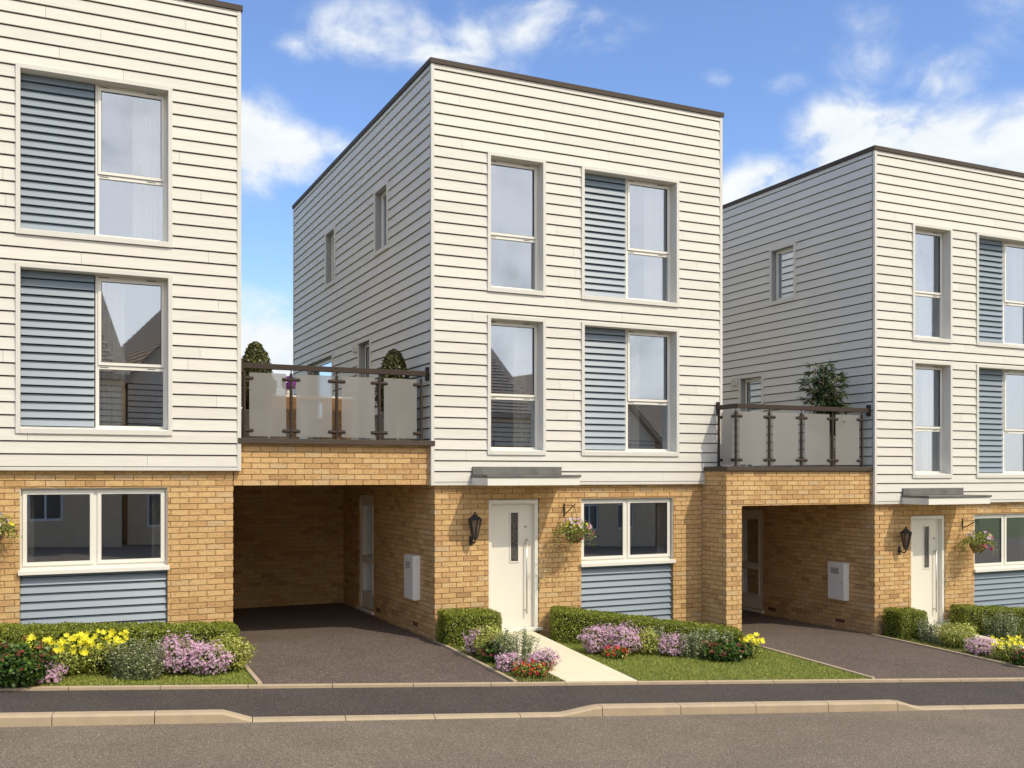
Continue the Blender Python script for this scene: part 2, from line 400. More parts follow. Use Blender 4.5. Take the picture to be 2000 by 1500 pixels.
# concrete edging strips along the drives
def strip(x, y1, lean=0):
    m = MB(); n = 4; ye = OY+(1.205-(x-OX)*NX)/NY; Lk = .915
    y = ye
    while y < y1:
        yb = min(y+Lk-.006, y1); za, zb = G(x, y), G(x, yb)
        m.hexa([(x-.025, y, za-.08), (x+.025, y, za-.08), (x+.025, yb, zb-.08), (x-.025, yb, zb-.08),
                (x-.025, y, za+.03), (x+.025, y, za+.03), (x+.025, yb, zb+.03), (x-.025, yb, zb+.03)], 'kerb')
        y += Lk
    m.build('kerb_edging', kind='structure', bevel=.004)
strip(-2.88, -.02); strip(-.01, -.03); strip(4.73, -.7); strip(7.65, -.66)
# paths of flags to the two front doors
def path(x0, x1, y1, zdoor):
    m = MB()
    ye = OY+(1.203-((x0+x1)/2-OX)*NX)/NY; n = 7
    cols = [x0, x0+(x1-x0)*.84, x1] if x0 < 5 else [x0, x0+(x1-x0)*.84, x1]
    for ci in range(2):
        a, b = cols[ci]+.0015, cols[ci+1]-.0015
        for j in range(n):
            def pt(x, v):
                y0 = OY+(1.207-(x-OX)*NX)/NY
                y = y0+(y1-y0)*v; zz = G(x, y0)+.004+(zdoor-G(x, y0)-.004)*v
                return (x, y, zz)
            v0 = j/n+.0008*(j > 0); v1 = (j+1)/n-.0008
            A, B, Cc, D = pt(a, v0), pt(b, v0), pt(b, v1), pt(a, v1)
            m.hexa([(p[0], p[1], p[2]-.12) for p in (A, B, Cc, D)]+[A, B, Cc, D], 'path')
    m.build('path', kind='structure')
path(.62, 1.53, -.03, .055); path(8.36, 9.25, -.68, -.29)

# ------------------------------------------------------------------ cladding
def clad(mb, tf, u0, u1, z0, z1, openings, pitch=.1543, zfirst=None, mat='board', back='backing', slot=.015, wb=.027, wt=.008, jl=(2.0, 3.6), joints=True, seed=1):
    """lapped boards on the plane w=0 (w outwards), openings = (u0,u1,z0,z1)"""
    rnd = random.Random(seed)
    z = z0 if zfirst is None else zfirst-pitch
    while z < z1-1e-4:
        zb = max(z+slot/2, z0); zt = min(z+pitch-slot/2, z1)
        full_b, full_t = z+slot/2, z+pitch-slot/2
        if zt-zb < .004: z += pitch; continue
        cuts = sorted({zb, zt}|{o[2] for o in openings if zb < o[2] < zt}|{o[3] for o in openings if zb < o[3] < zt})
        js = []
        if joints:
            q = u0+rnd.uniform(.3, 3.2)
            while q < u1: js.append(q); q += rnd.uniform(*jl)
        for a, b in zip(cuts, cuts[1:]):
            if b-a < .003: continue
            mid = (a+b)/2; iv = [(u0, u1)]
            for o in openings:
                if o[2] < mid < o[3]:
                    nv = []
                    for p, q in iv:
                        if o[1] <= p or o[0] >= q: nv.append((p, q)); continue
                        if o[0] > p: nv.append((p, o[0]))
                        if o[1] < q: nv.append((o[1], q))
                    iv = nv
            W = lambda zz: wb+(wt-wb)*(zz-full_b)/(full_t-full_b)
            for p, q in iv:
                pts = [p]+[j for j in js if p+.08 < j < q-.08]+[q]
                for c0, c1 in zip(pts, pts[1:]):
                    if c0 != p: c0 += .0015
                    if c1 != q: c1 -= .0015
                    mb.hexa([tf(c0, W(a), a), tf(c1, W(a), a), tf(c1, -.004, a), tf(c0, -.004, a), tf(c0, W(b), b), tf(c1, W(b), b), tf(c1, -.004, b), tf(c0, -.004, b)], mat)
        z += pitch
def wall_rects(u0, u1, z0, z1, openings):
    """cut a rectangle round its openings"""
    us = sorted({u0, u1}|{v for o in openings for v in o[:2] if u0 < v < u1}); out = []
    for a, b in zip(us, us[1:]):
        m = (a+b)/2; iv = [(z0, z1)]
        for o in openings:
            if o[0] < m < o[1]:
                nv = []
                for p, q in iv:
                    if o[3] <= p or o[2] >= q: nv.append((p, q)); continue
                    if o[2] > p: nv.append((p, o[2]))
                    if o[3] < q: nv.append((o[3], q))
                iv = nv
        out += [(a, b, p, q) for p, q in iv]
    return out
def slab(mb, tf, u0, u1, w0, w1, z0, z1, mat):
    mb.hexa([tf(u0, w1, z0), tf(u1, w1, z0), tf(u1, w0, z0), tf(u0, w0, z0), tf(u0, w1, z1), tf(u1, w1, z1), tf(u1, w0, z1), tf(u0, w0, z1)], mat)

PRO = .012
def bricks(mb, tf, u0, u1, z0, z1, openings=(), c0=0, c1=0, zr=0.0, phase=0, dep=.1):
    """stretcher bond on the plane w=0; c0/c1: the course parity (1/2) that leaves its corner to the other face, 0 = plain end"""
    k = math.floor((z0-zr)/.075); bw = (u1-u0)/max(1, round((u1-u0)/.225)) if u1-u0 > .5 else .225; hb = bw/2
    rnd = random.Random(int(u0*97+z1*31)+phase)
    while zr+k*.075 < z1-.005:
        zb = zr+k*.075+.005; zt = zb+.065; par = k % 2
        a = u0; b = u1
        if c0: a = u0+(hb if (par+c0) % 2 else 0)
        if c1: b = u1-(hb if (par+c1) % 2 else 0)
        q = a if c0 else u0+(hb if par else 0)-bw
        zb_, zt_ = max(zb, z0), min(zt, z1)
        if zt_-zb_ > .008:
            cuts = sorted({zb_, zt_}|{o[2] for o in openings if zb_ < o[2] < zt_}|{o[3] for o in openings if zb_ < o[3] < zt_})
            for za, zc in zip(cuts, cuts[1:]):
                if zc-za < .006: continue
                mid = (za+zc)/2; iv = [(a, b)]
                for o in openings:
                    if o[2] < mid < o[3]:
                        nv = []
                        for p, r in iv:
                            if o[1] <= p or o[0] >= r: nv.append((p, r)); continue
                            if o[0] > p: nv.append((p, o[0]))
                            if o[1] < r: nv.append((o[1], r))
                        iv = nv
                for p, r in iv:
                    x = q
                    while x < r:
                        l, h = max(x+.005, p), min(x+bw-.005, r)
                        if l < p+.001: l = p
                        if h-l > .012:
                            w = rnd.uniform(-.0012, .0012); e = rnd.uniform(-.0008, .0008)
                            mb.hexa([tf(l, w, za+e), tf(h, w, za+e), tf(h, -dep, za+e), tf(l, -dep, za+e), tf(l, w, zc+e), tf(h, w, zc+e), tf(h, -dep, zc+e), tf(l, -dep, zc+e)], 'unit')
                        x += bw
        k += 1
HW = 4.97      # cladding from -.08 to 4.97-.08... measured width of the box
FRONT = lambda u, w, z: (u, -w, z)                 # w: distance in front of the brick face
LEFT = lambda u, w, z: (-w, u, z)
RIGHT = lambda u, w, z: (4.89+w, u, z)
BACK = lambda u, w, z: (u, 8.42+w, z)
CZ0, CZ1 = 2.22, 8.205

def window(parent, tf, u0, u1, z0, z1, w0, w1, kind, louvre=None, curtains=(), name='window', surround=True, seed=0):
    """opening (u0..u1, z0..z1); w0 outer face, w1 plane of the frame (w outwards)"""
    m = MB()
    fu0, fu1 = (louvre[1], u1) if louvre else (u0, u1)
    t = .030 if kind == 'side' else .042; d = .05
    zs = z0+.012
    # outer frame
    slab(m, tf, fu0, fu0+t, w1-d, w1, zs, z1, 'upvc'); slab(m, tf, fu1-t, fu1, w1-d, w1, zs, z1, 'upvc')
    slab(m, tf, fu0+t, fu1-t, w1-d, w1, z1-t, z1, 'upvc'); slab(m, tf, fu0+t, fu1-t, w1-d, w1, zs, zs+t, 'upvc')
    g = MB()
    if kind == 'tall':
        zt = z0+(z1-z0)*.405
        slab(m, tf, fu0+t, fu1-t, w1-d, w1+.001, zt-.02, zt+.02, 'upvc')
        a, b, c, e = fu0+t-.012, fu1-t+.012, zt+.028, z1-t+.006; q = .036
        for r in ((a, a+q, c, e), (b-q, b, c, e), (a+q, b-q, c, c+q), (a+q, b-q, e-q, e)): slab(m, tf, r[0], r[1], w1-.03, w1+.018, r[2], r[3], 'upvc')
        for r in ((a+q, a+q+.006, c+q, e-q), (b-q-.006, b-q, c+q, e-q), (a+q+.006, b-q-.006, c+q, c+q+.006), (a+q+.006, b-q-.006, e-q-.006, e-q)): slab(m, tf, r[0], r[1], w1-.02, w1+.006, r[2], r[3], 'gasket')
        slab(g, tf, a+q, b-q, w1-.012, w1-.004, c+q, e-q, 'glass')
        slab(g, tf, fu0+t, fu1-t, w1-.030, w1-.022, zs+t, zt-.02, 'glass')
        for uu in (.12, .78):  # trickle vent slots
            mu = fu0+(fu1-fu0)*uu; slab(m, tf, mu-.05, mu+.05, w1, w1+.003, zt-.004, zt+.004, 'gasket'); slab(m, tf, mu-.06, mu+.06, w1, w1+.004, z1-.026, z1-.018, 'gasket')
    elif kind == 'pair':
        mid = (fu0+fu1)/2
        slab(m, tf, mid-.03, mid+.03, w1-d, w1+.002, zs+t, z1-t, 'upvc')
        for a, b in ((fu0+t-.01, mid-.02), (mid+.02, fu1-t+.01)):
            c, e = zs+t-.008, z1-t+.008; q = .045
            for r in ((a, a+q, c, e), (b-q, b, c, e), (a+q, b-q, c, c+q), (a+q, b-q, e-q, e)): slab(m, tf, r[0], r[1], w1-.03, w1+.018, r[2], r[3], 'upvc')
            for r in ((a+q, a+q+.006, c+q, e-q), (b-q-.006, b-q, c+q, e-q), (a+q+.006, b-q-.006, c+q, c+q+.006), (a+q+.006, b-q-.006, e-q-.006, e-q)): slab(m, tf, r[0], r[1], w1-.02, w1+.006, r[2], r[3], 'gasket')
            slab(g, tf, a+q, b-q, w1-.012, w1-.004, c+q, e-q, 'glass')
    else:
        a, b, c, e = fu0+t-.012, fu1-t+.012, zs+t-.01, z1-t+.006; q = .028
        for r in ((a, a+q, c, e), (b-q, b, c, e), (a+q, b-q, c, c+q), (a+q, b-q, e-q, e)): slab(m, tf, r[0], r[1], w1-.03, w1+.018, r[2], r[3], 'upvc')
        slab(g, tf, a+q, b-q, w1-.012, w1-.004, c+q, e-q, 'glass')
        if kind == 'sidedoor': slab(m, tf, a+q, b-q, w1-.02, w1+.01, z0+(z1-z0)*.30, z0+(z1-z0)*.36, 'upvc')
    win = m.build(name, parent, bevel=0)
    g.build('glass', win)
    s = MB()
    # reveals lining the opening
    wr = w0-.002
    if surround:
        rv = 'shade_reveal' if tf is LEFT else 'trim'  # side-wall reveals get the lining with shade put into its colour
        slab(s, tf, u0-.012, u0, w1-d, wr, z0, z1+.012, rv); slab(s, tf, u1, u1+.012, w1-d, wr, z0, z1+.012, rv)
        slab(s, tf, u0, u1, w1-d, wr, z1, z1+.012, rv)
    else:
        wr = w0-.014
        slab(s, tf, u0-.004, u0+.010, w1+.022, wr, z0+.02, z1, 'trim'); slab(s, tf, u1-.010, u1+.004, w1+.022, wr, z0+.02, z1, 'trim')
        slab(s, tf, u0+.010, u1-.010, w1+.022, wr, z1-.010, z1+.004, 'trim')
    if surround:
        q = .050; wo = w0+.016
        slab(s, tf, u0-q, u0-.001, w0-.04, wo, z0-q-.012, z1+q, 'trim'); slab(s, tf, u1+.001, u1+q, w0-.04, wo, z0-q-.012, z1+q, 'trim')
        slab(s, tf, u0-.001, u1+.001, w0-.04, wo, z1+.001, z1+q, 'trim')
        slab(s, tf, u0-.001, u1+.001, w0-.04, wo+.004, z0-q-.012, z0-.002, 'trim')
    s.build('surround', win)
    s = MB()
    if surround: # sloping inner sill
        s.hexa([tf(u0, w0+.012, z0-.02), tf(u1, w0+.012, z0-.02), tf(u1, w1-d, z0-.02), tf(u0, w1-d, z0-.02), tf(u0, w0+.012, z0+.004), tf(u1, w0+.012, z0+.004), tf(u1, w1-.002, z0+.03), tf(u0, w1-.002, z0+.03)], 'upvc')
    elif kind in ('pair',):
        s.hexa([tf(u0-.02, w0+.045, z0-.055), tf(u1+.02, w0+.045, z0-.055), tf(u1+.02, w1-d, z0-.055), tf(u0-.02, w1-d, z0-.055), tf(u0-.02, w0+.045, z0-.004), tf(u1+.02, w0+.045, z0-.004), tf(u1+.02, w1-.0, z0+.012), tf(u0-.02, w1-.0, z0+.012)], 'upvc')
    if s.v: s.build('sill', win, bevel=.003)
    if louvre:
        s = MB()
        slab(s, tf, u0+.001, louvre[1]-.012, w1-.03, w1-.012, z0+.01, z1-.001, 'blueback')
        clad(s, lambda u, w, z: tf(u, w+w1-.010, z), u0+.002, louvre[1]-.014, z0+.03, z1-.002, [], pitch=.0995, mat='blue', back='blueback', slot=.014, wb=.040, wt=.006, joints=False)
        s.build('louvre_panel', win)
    for i, (a, b, col) in enumerate(curtains):
        s = MB(); n = 26; k = s.mi('curtain'); base = 0
        for zz in (z0, z1+.05):
            for j in range(n+1):
                u = fu0+(fu1-fu0)*(a+(b-a)*j/n)
                s.v.append(tf(u, w1-.16+.028*math.sin(j*1.35+i)+.012*math.sin(j*.5), zz))
        for j in range(n): s.f.append((j, j+1, n+2+j, n+1+j)); s.m.append(k)
        s.build('curtain', win, smooth=True)
    return win

def make_house():
    h = thing('terraced_house', (0, 0, 0), '', 'house', 'houses of the terrace')
    # --- ground floor brick
    m = MB()
    door_o = (.842, 1.66, -.6, 2.005); win_o = (2.39, 4.075, -.6, 2.01)
    P_ = PRO
    grow = lambda o: (o[0]-P_, o[1]+P_, o[2]-P_, o[3]+P_)
    for r in wall_rects(P_, 4.89-P_, -.6, 2.30, [grow(door_o), grow(win_o)]): slab(m, FRONT, r[0], r[1], -.24, -P_, r[2], r[3], 'mortar')
    sd = (2.90, 3.77, .055, 2.02)
    for r in wall_rects(.24, 8.2, -.6, 2.30, [grow(sd)]): slab(m, LEFT, r[0], r[1], -.24, -P_, r[2], r[3], 'mortar')
    bricks(m, FRONT, 0, 4.89, -.3, 2.26, [door_o, win_o], c0=1, c1=1)
    bricks(m, LEFT, 0, 5.0, -.15, 2.26, [sd], c0=2, phase=3)
    bricks(m, RIGHT, 0, .6, -.3, 2.26, [], c0=2, phase=4)
    for r in wall_rects(.24, 8.2, -.6, 2.30, []): slab(m, RIGHT, r[0], r[1], -.24, -P_, r[2], r[3], 'mortar')
    slab(m, FRONT, 0, 4.89, -8.44, -8.2, -.6, 2.30, 'brick')
    m.build('brick_wall', h)
    # --- cladding
    A0, A1, B0, B1 = .837, 1.688, 2.397, 4.073
    zu0, zu1, zl0, zl1 = 5.105, 7.020, 2.728, 4.650
    fo = [(A0, A1, zu0, zu1), (B0, B1, zu0, zu1), (A0, A1, zl0, zl1), (B0, B1, zl0, zl1)]
    lo = [(1.92, 2.55, 6.045, 7.02), (5.08, 5.71, 6.045, 7.02), (2.84, 3.49, 2.62, 4.645), (5.25, 7.20, 2.62, 4.645)]
    m = MB()
    for tf, a, b, ops, sd_ in ((FRONT, -.055, 4.945, fo, 3), (LEFT, -.03, 8.47, lo, 4), (RIGHT, -.03, 8.47, [], 5), (BACK, -.055, 4.945, [], 6)):
        for r in wall_rects(a if tf in (LEFT, RIGHT) else a+.0, b, CZ0+.02, CZ1, [(o[0]-.012, o[1]+.012, o[2]-.02, o[3]+.012) for o in ops]):
            w_in = -.10 if tf in (FRONT, BACK) else -.05
            slab(m, tf, r[0], r[1], w_in, .055, r[2], r[3], 'backing')
        q = .049
        clad(m, lambda u, w, z, tf=tf: tf(u, w+.058, z), a+.02, b-.02, CZ0+.046, CZ1-.002, [(o[0]-q, o[1]+q, o[2]-q-.012, o[3]+q) for o in ops], zfirst=CZ0+.046, seed=sd_)
    # inner leaf so that rooms read pale behind the glass
    m.build('cladding_wall', h)
    m = MB()
    for cx, cy, sx, sy in ((-.086, -.086, 1, 1), (4.976, -.086, -1, 1), (-.086, 8.506, 1, -1), (4.976, 8.506, -1, -1)):
        x0, x1 = sorted((cx, cx+sx*.05)); y0, y1 = sorted((cy, cy+sy*.05))
        m.box(x0, x1, y0, y1, CZ0, CZ1-.001, 'trim')
    for tf, a, b in ((FRONT, -.036, 4.926), (LEFT, -.036, 8.456), (RIGHT, -.036, 8.456), (BACK, -.036, 4.926)):
        slab(m, tf, a, b, .0, .082, CZ0+.001, CZ0+.045, 'trim')
    m.build('corner_trim', h, bevel=.003)
    # --- roof and coping
    m = MB(); m.box(-.03, 4.92, -.03, 8.45, 7.95, 8.05, 'roof'); m.build('roof', h)
    m = MB(); e = .105
    m.box(-e, 4.89+e, -e, .12, CZ1, 8.274, 'coping'); m.box(-e, 4.89+e, 8.30, 8.42+e, CZ1, 8.274, 'coping')
    m.box(-e, .12, .12, 8.30, CZ1, 8.274, 'coping'); m.box(4.77, 4.89+e, .12, 8.30, CZ1, 8.274, 'coping')
    m.build('roof_coping', h)
    # --- windows
    WF = lambda kind, u0, u1, z0, z1, **k: window(h, FRONT, u0, u1, z0, z1, .080, -.085, kind, **k)
    WF('tall', A0, A1, zu0, zu1)
    WF('tall', B0, B1, zu0, zu1, louvre=(B0, 3.232), curtains=((.52, .98, 0),))
    WF('tall', A0, A1, zl0, zl1, curtains=((.6, 1.0, 0),))
    WF('tall', B0, B1, zl0, zl1, louvre=(B0, 3.232), curtains=((.02, .42, 0),))
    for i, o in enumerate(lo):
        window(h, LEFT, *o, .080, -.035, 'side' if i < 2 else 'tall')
    window(h, FRONT, 2.39, 4.075, 1.02, 2.01, 0, -.075, 'pair', surround=False, curtains=((.0, .09, 0), (.90, 1.0, 0)))
    m = MB()
    slab(m, FRONT, 2.392, 4.073, -.16, -.085, -.6, .964, 'blueback')
    clad(m, lambda u, w, z: (u, .083-w, z), 2.394, 4.071, -.55, .962, [], pitch=.0985, mat='blue', back='blueback', slot=.012, wb=.045, wt=.008, joints=False)
    m.build('cladding_panel', h)
    # --- front door
    m = MB(); y0 = .015
    m.box(.843, .900, y0, .13, .10, 2.003, 'upvc'); m.box(1.602, 1.659, y0, .13, .10, 2.003, 'upvc'); m.box(.900, 1.602, y0, .13, 1.945, 2.003, 'upvc')
    m.box(.80, 1.70, -.075, .0-.002, .055, .095, 'upvc'); m.box(.844, 1.658, .0, .13, .02, .099, 'upvc')
    fr = m.build('door_frame', h, bevel=.004)
    m = MB(); yd = .085
    for r in wall_rects(.902, 1.600, .101, 1.943, [(1.225, 1.365, 1.075, 1.82)]): m.box(r[0], r[1], yd, yd+.045, r[2], r[3], 'door')
    dr = m.build('front_door', h)
    m = MB()
    for r in ((1.215, 1.235, 1.065, 1.83), (1.355, 1.375, 1.065, 1.83), (1.235, 1.355, 1.065, 1.085), (1.235, 1.355, 1.81, 1.83)): m.box(r[0], r[1], yd-.012, yd+.01, r[2], r[3], 'door')
    m.build('glazing_bead', dr, bevel=.003)
    m = MB(); m.box(1.235, 1.355, yd+.006, yd+.03, 1.085, 1.81, 'obscure'); m.build('glass', dr)
    m = MB(); m.tube([(1.475, yd-.055, .30), (1.475, yd-.055, 1.42)], .011, 'steel', 10)
    for zz in (.36, 1.36): m.tube([(1.475, yd-.055, zz), (1.475, yd+.004, zz)], .009, 'steel', 8)
    m.build('handle', dr, smooth=True)
    m = MB(); m.tube([(1.48, yd-.016, 1.60), (1.48, yd, 1.60)], .016, 'steel', 12); m.build('lock', dr)
    # --- canopy
    m = MB()
    m.box(.535, 1.995, -.655, -.083, 2.222, 2.335, 'upvc'); cn = m.build('door_canopy', h, bevel=.004)
    m = MB(); m.box(.515, 2.015, -.675, -.083, 2.338, 2.372, 'lead'); m.box(.54, 1.99, -.112, -.083, 2.372, 2.492, 'lead')
    m.build('lead_flashing', cn, bevel=.006)
    # --- side door
    m = MB(); a, b, c, e = sd
    w1 = -.025
    for r in ((a, a+.06, c, e), (b-.06, b, c, e), (a+.06, b-.06, e-.06, e)): slab(m, LEFT, r[0], r[1], -.14, w1, r[2], r[3], 'upvc')
    slab(m, LEFT, a-.03, b+.03, -.14, .04, c-.05, c-.002, 'upvc')
    m.build('door_frame', h, bevel=.003)
    m = MB()
    for r in wall_rects(a+.062, b-.062, c+.01, e-.062, [(a+.16, b-.16, c+.28, c+.80), (a+.16, b-.16, c+.90, e-.17)]): slab(m, LEFT, r[0], r[1], -.13, w1-.012, r[2], r[3], 'door')
    for zz0, zz1 in ((c+.28, c+.80), (c+.90, e-.17)):
        for r in ((a+.15, a+.165, zz0-.01, zz1+.01), (b-.165, b-.15, zz0-.01, zz1+.01), (a+.165, b-.165, zz0-.01, zz0+.01), (a+.165, b-.165, zz1-.01, zz1+.01)): slab(m, LEFT, r[0], r[1], -.08, w1+.004, r[2], r[3], 'door')
    sdr = m.build('side_door', h)
    m = MB(); slab(m, LEFT, a+.16, b-.16, -.11, -.10, c+.28, c+.80, 'glass'); slab(m, LEFT, a+.16, b-.16, -.11, -.10, c+.90, e-.17, 'glass'); m.build('glass', sdr)
    m = MB(); m.tube([(.055, a+.11, c+.95), (.02, a+.11, c+.95), (.015, a+.25, c+.95)], .009, 'steel'); m.build('handle', sdr, smooth=True)
    m = MB(); n = 20; k = m.mi('curtain')
    for zz in (c+.1, e):
        for j in range(n+1): m.v.append((.28+.02*math.sin(j*1.4), a+.33+.42*j/n, zz))
    for j in range(n): m.f.append((j, j+1, n+2+j, n+1+j)); m.m.append(k)
    m.build('curtain', sdr, smooth=True)
    # --- air bricks with slots
    for (a, b, z) in ((2.52, 2.745, .085), (.70, .925, .105)):
        m = MB(); slab(m, LEFT, a, b, 0, .004, z, z+.068, 'airbrick')
        for i in range(6):
            for j in range(2): slab(m, LEFT, a+.02+i*.033, a+.038+i*.033, .004, .0055, z+.012+j*.026, z+.028+j*.026, 'gap')
        m.build('air_brick', h)
    # --- rooms behind the glass
    m = MB()
    for z in (2.36, 4.82, 7.60): m.box(.02, 4.86, .02, 8.15, z, z+.12, 'plaster')
    m.box(.26, 4.63, 3.9, 4.0, 0, 2.355, 'plaster'); m.box(.26, 4.63, .26, 8.1, -.02, .03, 'plaster')
    for z0, z1 in ((2.49, 4.81), (4.95, 7.59)):
        m.box(.06, 4.83, 3.2, 3.3, z0, z1, 'plaster'); m.box(1.98, 2.08, .13, 3.19, z0, z1, 'plaster')
        m.box(4.80, 4.83, .13, 3.19, z0, z1, 'plaster')
    m.build('interior_wall', h)
    return h
H2 = make_house(); H2.location = (0, 0, 0); H2['label'] = 'cream clad three storey house in the middle, its whole front in view'
def house_at(i, label):
    c = copy_tree(H2); c.location = HZ[i][1:4]; c['label'] = label; return c
H1 = house_at(0, 'tall cream clad house cut off by the left edge, long hedge in front')
H3 = house_at(2, 'lower cream clad house at the right edge, bamboo on the balcony beside it')

# ------------------------------------------------------------------ carports with their balconies
def carport(hx, hy, hz, xl, ret, label):
    """link between the house whose left brick corner is at hx and its neighbour; xl = left end"""
    t = thing('carport', ((xl+hx)/2, hy, hz), label, 'carport', 'brick carports linking the houses')
    ox, oy, oz = t.location
    def B(name, m, **k):
        m.v = [(v[0]-ox, v[1]-oy, v[2]-oz) for v in m.v]
        return m.build(name, t, **k)
    m = MB(); P_ = PRO; z0, z1 = hz+2.232, hz+2.785
    FB = lambda u, w, z: (u, hy-w, z)
    if ret:
        LP = lambda u, w, z: (xl-w, u, z); RP = lambda u, w, z: (xl+.30+w, u, z)
        m.box(xl+.30-P_, hx-.012, hy+P_, hy+.33, z0+.006, z1, 'mortar')
        m.box(xl+P_, xl+.30-P_, hy+P_, -P_-.002, hz-.35, z1, 'mortar')
        bricks(m, FB, xl, hx-.012, z0, z1, c0=1, zr=hz)
        bricks(m, FB, xl, xl+.30, hz-.3, z0-.002, c0=1, c1=1, zr=hz)
        bricks(m, LP, hy, -.014, hz-.3, z1, c0=2, zr=hz, phase=5)
        bricks(m, RP, hy, -.014, hz-.3, z0-.002, c0=2, zr=hz, phase=6)
    else:
        m.box(xl+P_, hx-.012, hy+P_, hy+.33, z0+.006, z1, 'mortar')
        bricks(m, FB, xl-.0, hx-.012, z0, z1, zr=hz+.055)
    B('brick_beam', m)
    m = MB(); m.box(xl-.02+(0 if ret else .06), hx-.03 if ret else hx-.03, hy-.10 if not ret else hy-.045, hy+.36, hz+2.785, hz+2.855, 'coping')
    if ret: m.box(xl-.022, xl+.30, hy+.362, -.092, hz+2.785, hz+2.855, 'coping')
    B('parapet_cap', m, bevel=.004)
    m = MB(); m.box(xl+.02 if not ret else xl+.33, hx-.088, hy+.362, hy+4.9, hz+2.60, hz+2.75, 'deck'); B('deck', m)
    m = MB(); m.box(xl+.02 if not ret else xl+.33, hx-.01, hy+.332, hy+4.7, hz+2.30, hz+2.34, 'soffit'); B('soffit', m)
    m = MB(); xa, xb = (xl+.002, hx-.004) if not ret else (xl+.27, hx-.004)
    m.box(xa, xb, hy+4.72+P_, hy+4.96, hz-.5, hz+2.60, 'mortar')
    bricks(m, lambda u, w, z: (u, hy+4.72-w, z), xa, xb, hz-.3, hz+2.32, zr=hz, phase=8); B('back_wall', m)
    return t
carport(0, 0, 0, -2.80, False, 'brick carport between the left house and the middle house, conifers on top')
carport(7.72, -.65, -.35, 4.62, True, 'brick carport right of the middle house, with a brick pillar at its left')

def balustrade(pts, zc, label, ends):
    """posts along a line with frosted panels; pts list of (x, y)"""
    t = thing('balustrade', (pts[0][0], pts[0][1], zc), label, 'balustrade', 'balcony balustrades')
    O = Vector(t.location)
    def put(m, name, par=t, **k):
        m.v = [tuple(Vector(v)-O) for v in m.v]; return m.build(name, par, **k)
    P = [Vector((x, y, 0)) for x, y in pts]
    for i, p in enumerate(P):
        m = MB(); m.tube([(p.x, p.y, zc+.005), (p.x, p.y, zc+.875)], .022, 'rail', 14); m.tube([(p.x, p.y, zc+.87), (p.x, p.y, zc+.925)], .008, 'rail', 8)
        m.lathe((p.x, p.y, zc), [(.045, 0), (.045, .010), (.026, .014)], 'rail', 14)
        po = put(m, 'post', smooth=False)
    for a, b in zip(P, P[1:]):
        d = (b-a); Ln = d.length; d.normalize(); n = Vector((d.y, -d.x, 0))
        for q, s in ((a, 1), (b, -1)):
            for zz in (.105, .795):
                m = MB(); e = q+d*s*.11
                st_p = q+d*s*.015
                m.tube([(st_p.x, st_p.y, zc+zz), (e.x, e.y, zc+zz)], 0.024, 'rail', 12)
                m.tube([(e.x, e.y, zc+zz), (e.x+d.x*s*.012, e.y+d.y*s*.012, zc+zz)], [.024, .014], 'rail', 12)
                put(m, 'glass_clamp')
        m = MB(); p0, p1 = a+d*.068, b-d*.068
        th = .005
        q = [p0+n*th, p1+n*th, p1-n*th, p0-n*th]
        m.hexa([(v.x, v.y, zc+.03) for v in q]+[(v.x, v.y, zc+.870) for v in q], 'frost')
        put(m, 'glass_panel')
    m = MB()
    E = [Vector((*ends[0], 0))]+[p for p in (P[1:-1] if len(ends) == 3 and ends[2] else [])][:1]+[Vector((*ends[1], 0))]
    for a, b in zip(E, E[1:]):
        d = (b-a).normalized(); n = Vector((d.y, -d.x, 0))*.028
        q = [a+n, b+n, b-n, a-n]
        m.hexa([(v.x, v.y, zc+.920) for v in q]+[(v.x, v.y, zc+.992) for v in q], 'rail')
    put(m, 'handrail', bevel=.004)
    for (x, y) in (ends[0], ends[1]):
        m = MB(); m.box(x-.02, x+.02, y-.035, y+.035, zc+.86, zc+1.05, 'rail'); put(m, 'wall_bracket', bevel=.003)
    return t
balustrade([(-2.66, .04), (-2.04, .04), (-1.415, .04), (-.81, .04), (-.19, .04)], 2.855, 'brown balustrade of four frosted panels left of the middle house', [(-2.69, .04), (-.10, .04)])
balustrade([(4.865, -.13), (4.835, -.61), (5.50, -.61), (6.16, -.61), (6.82, -.61), (7.47, -.61)], 2.505, 'dark balustrade with a cornered end, bamboo rising behind its glass', [(4.87, -.10), (7.62, -.61), True])

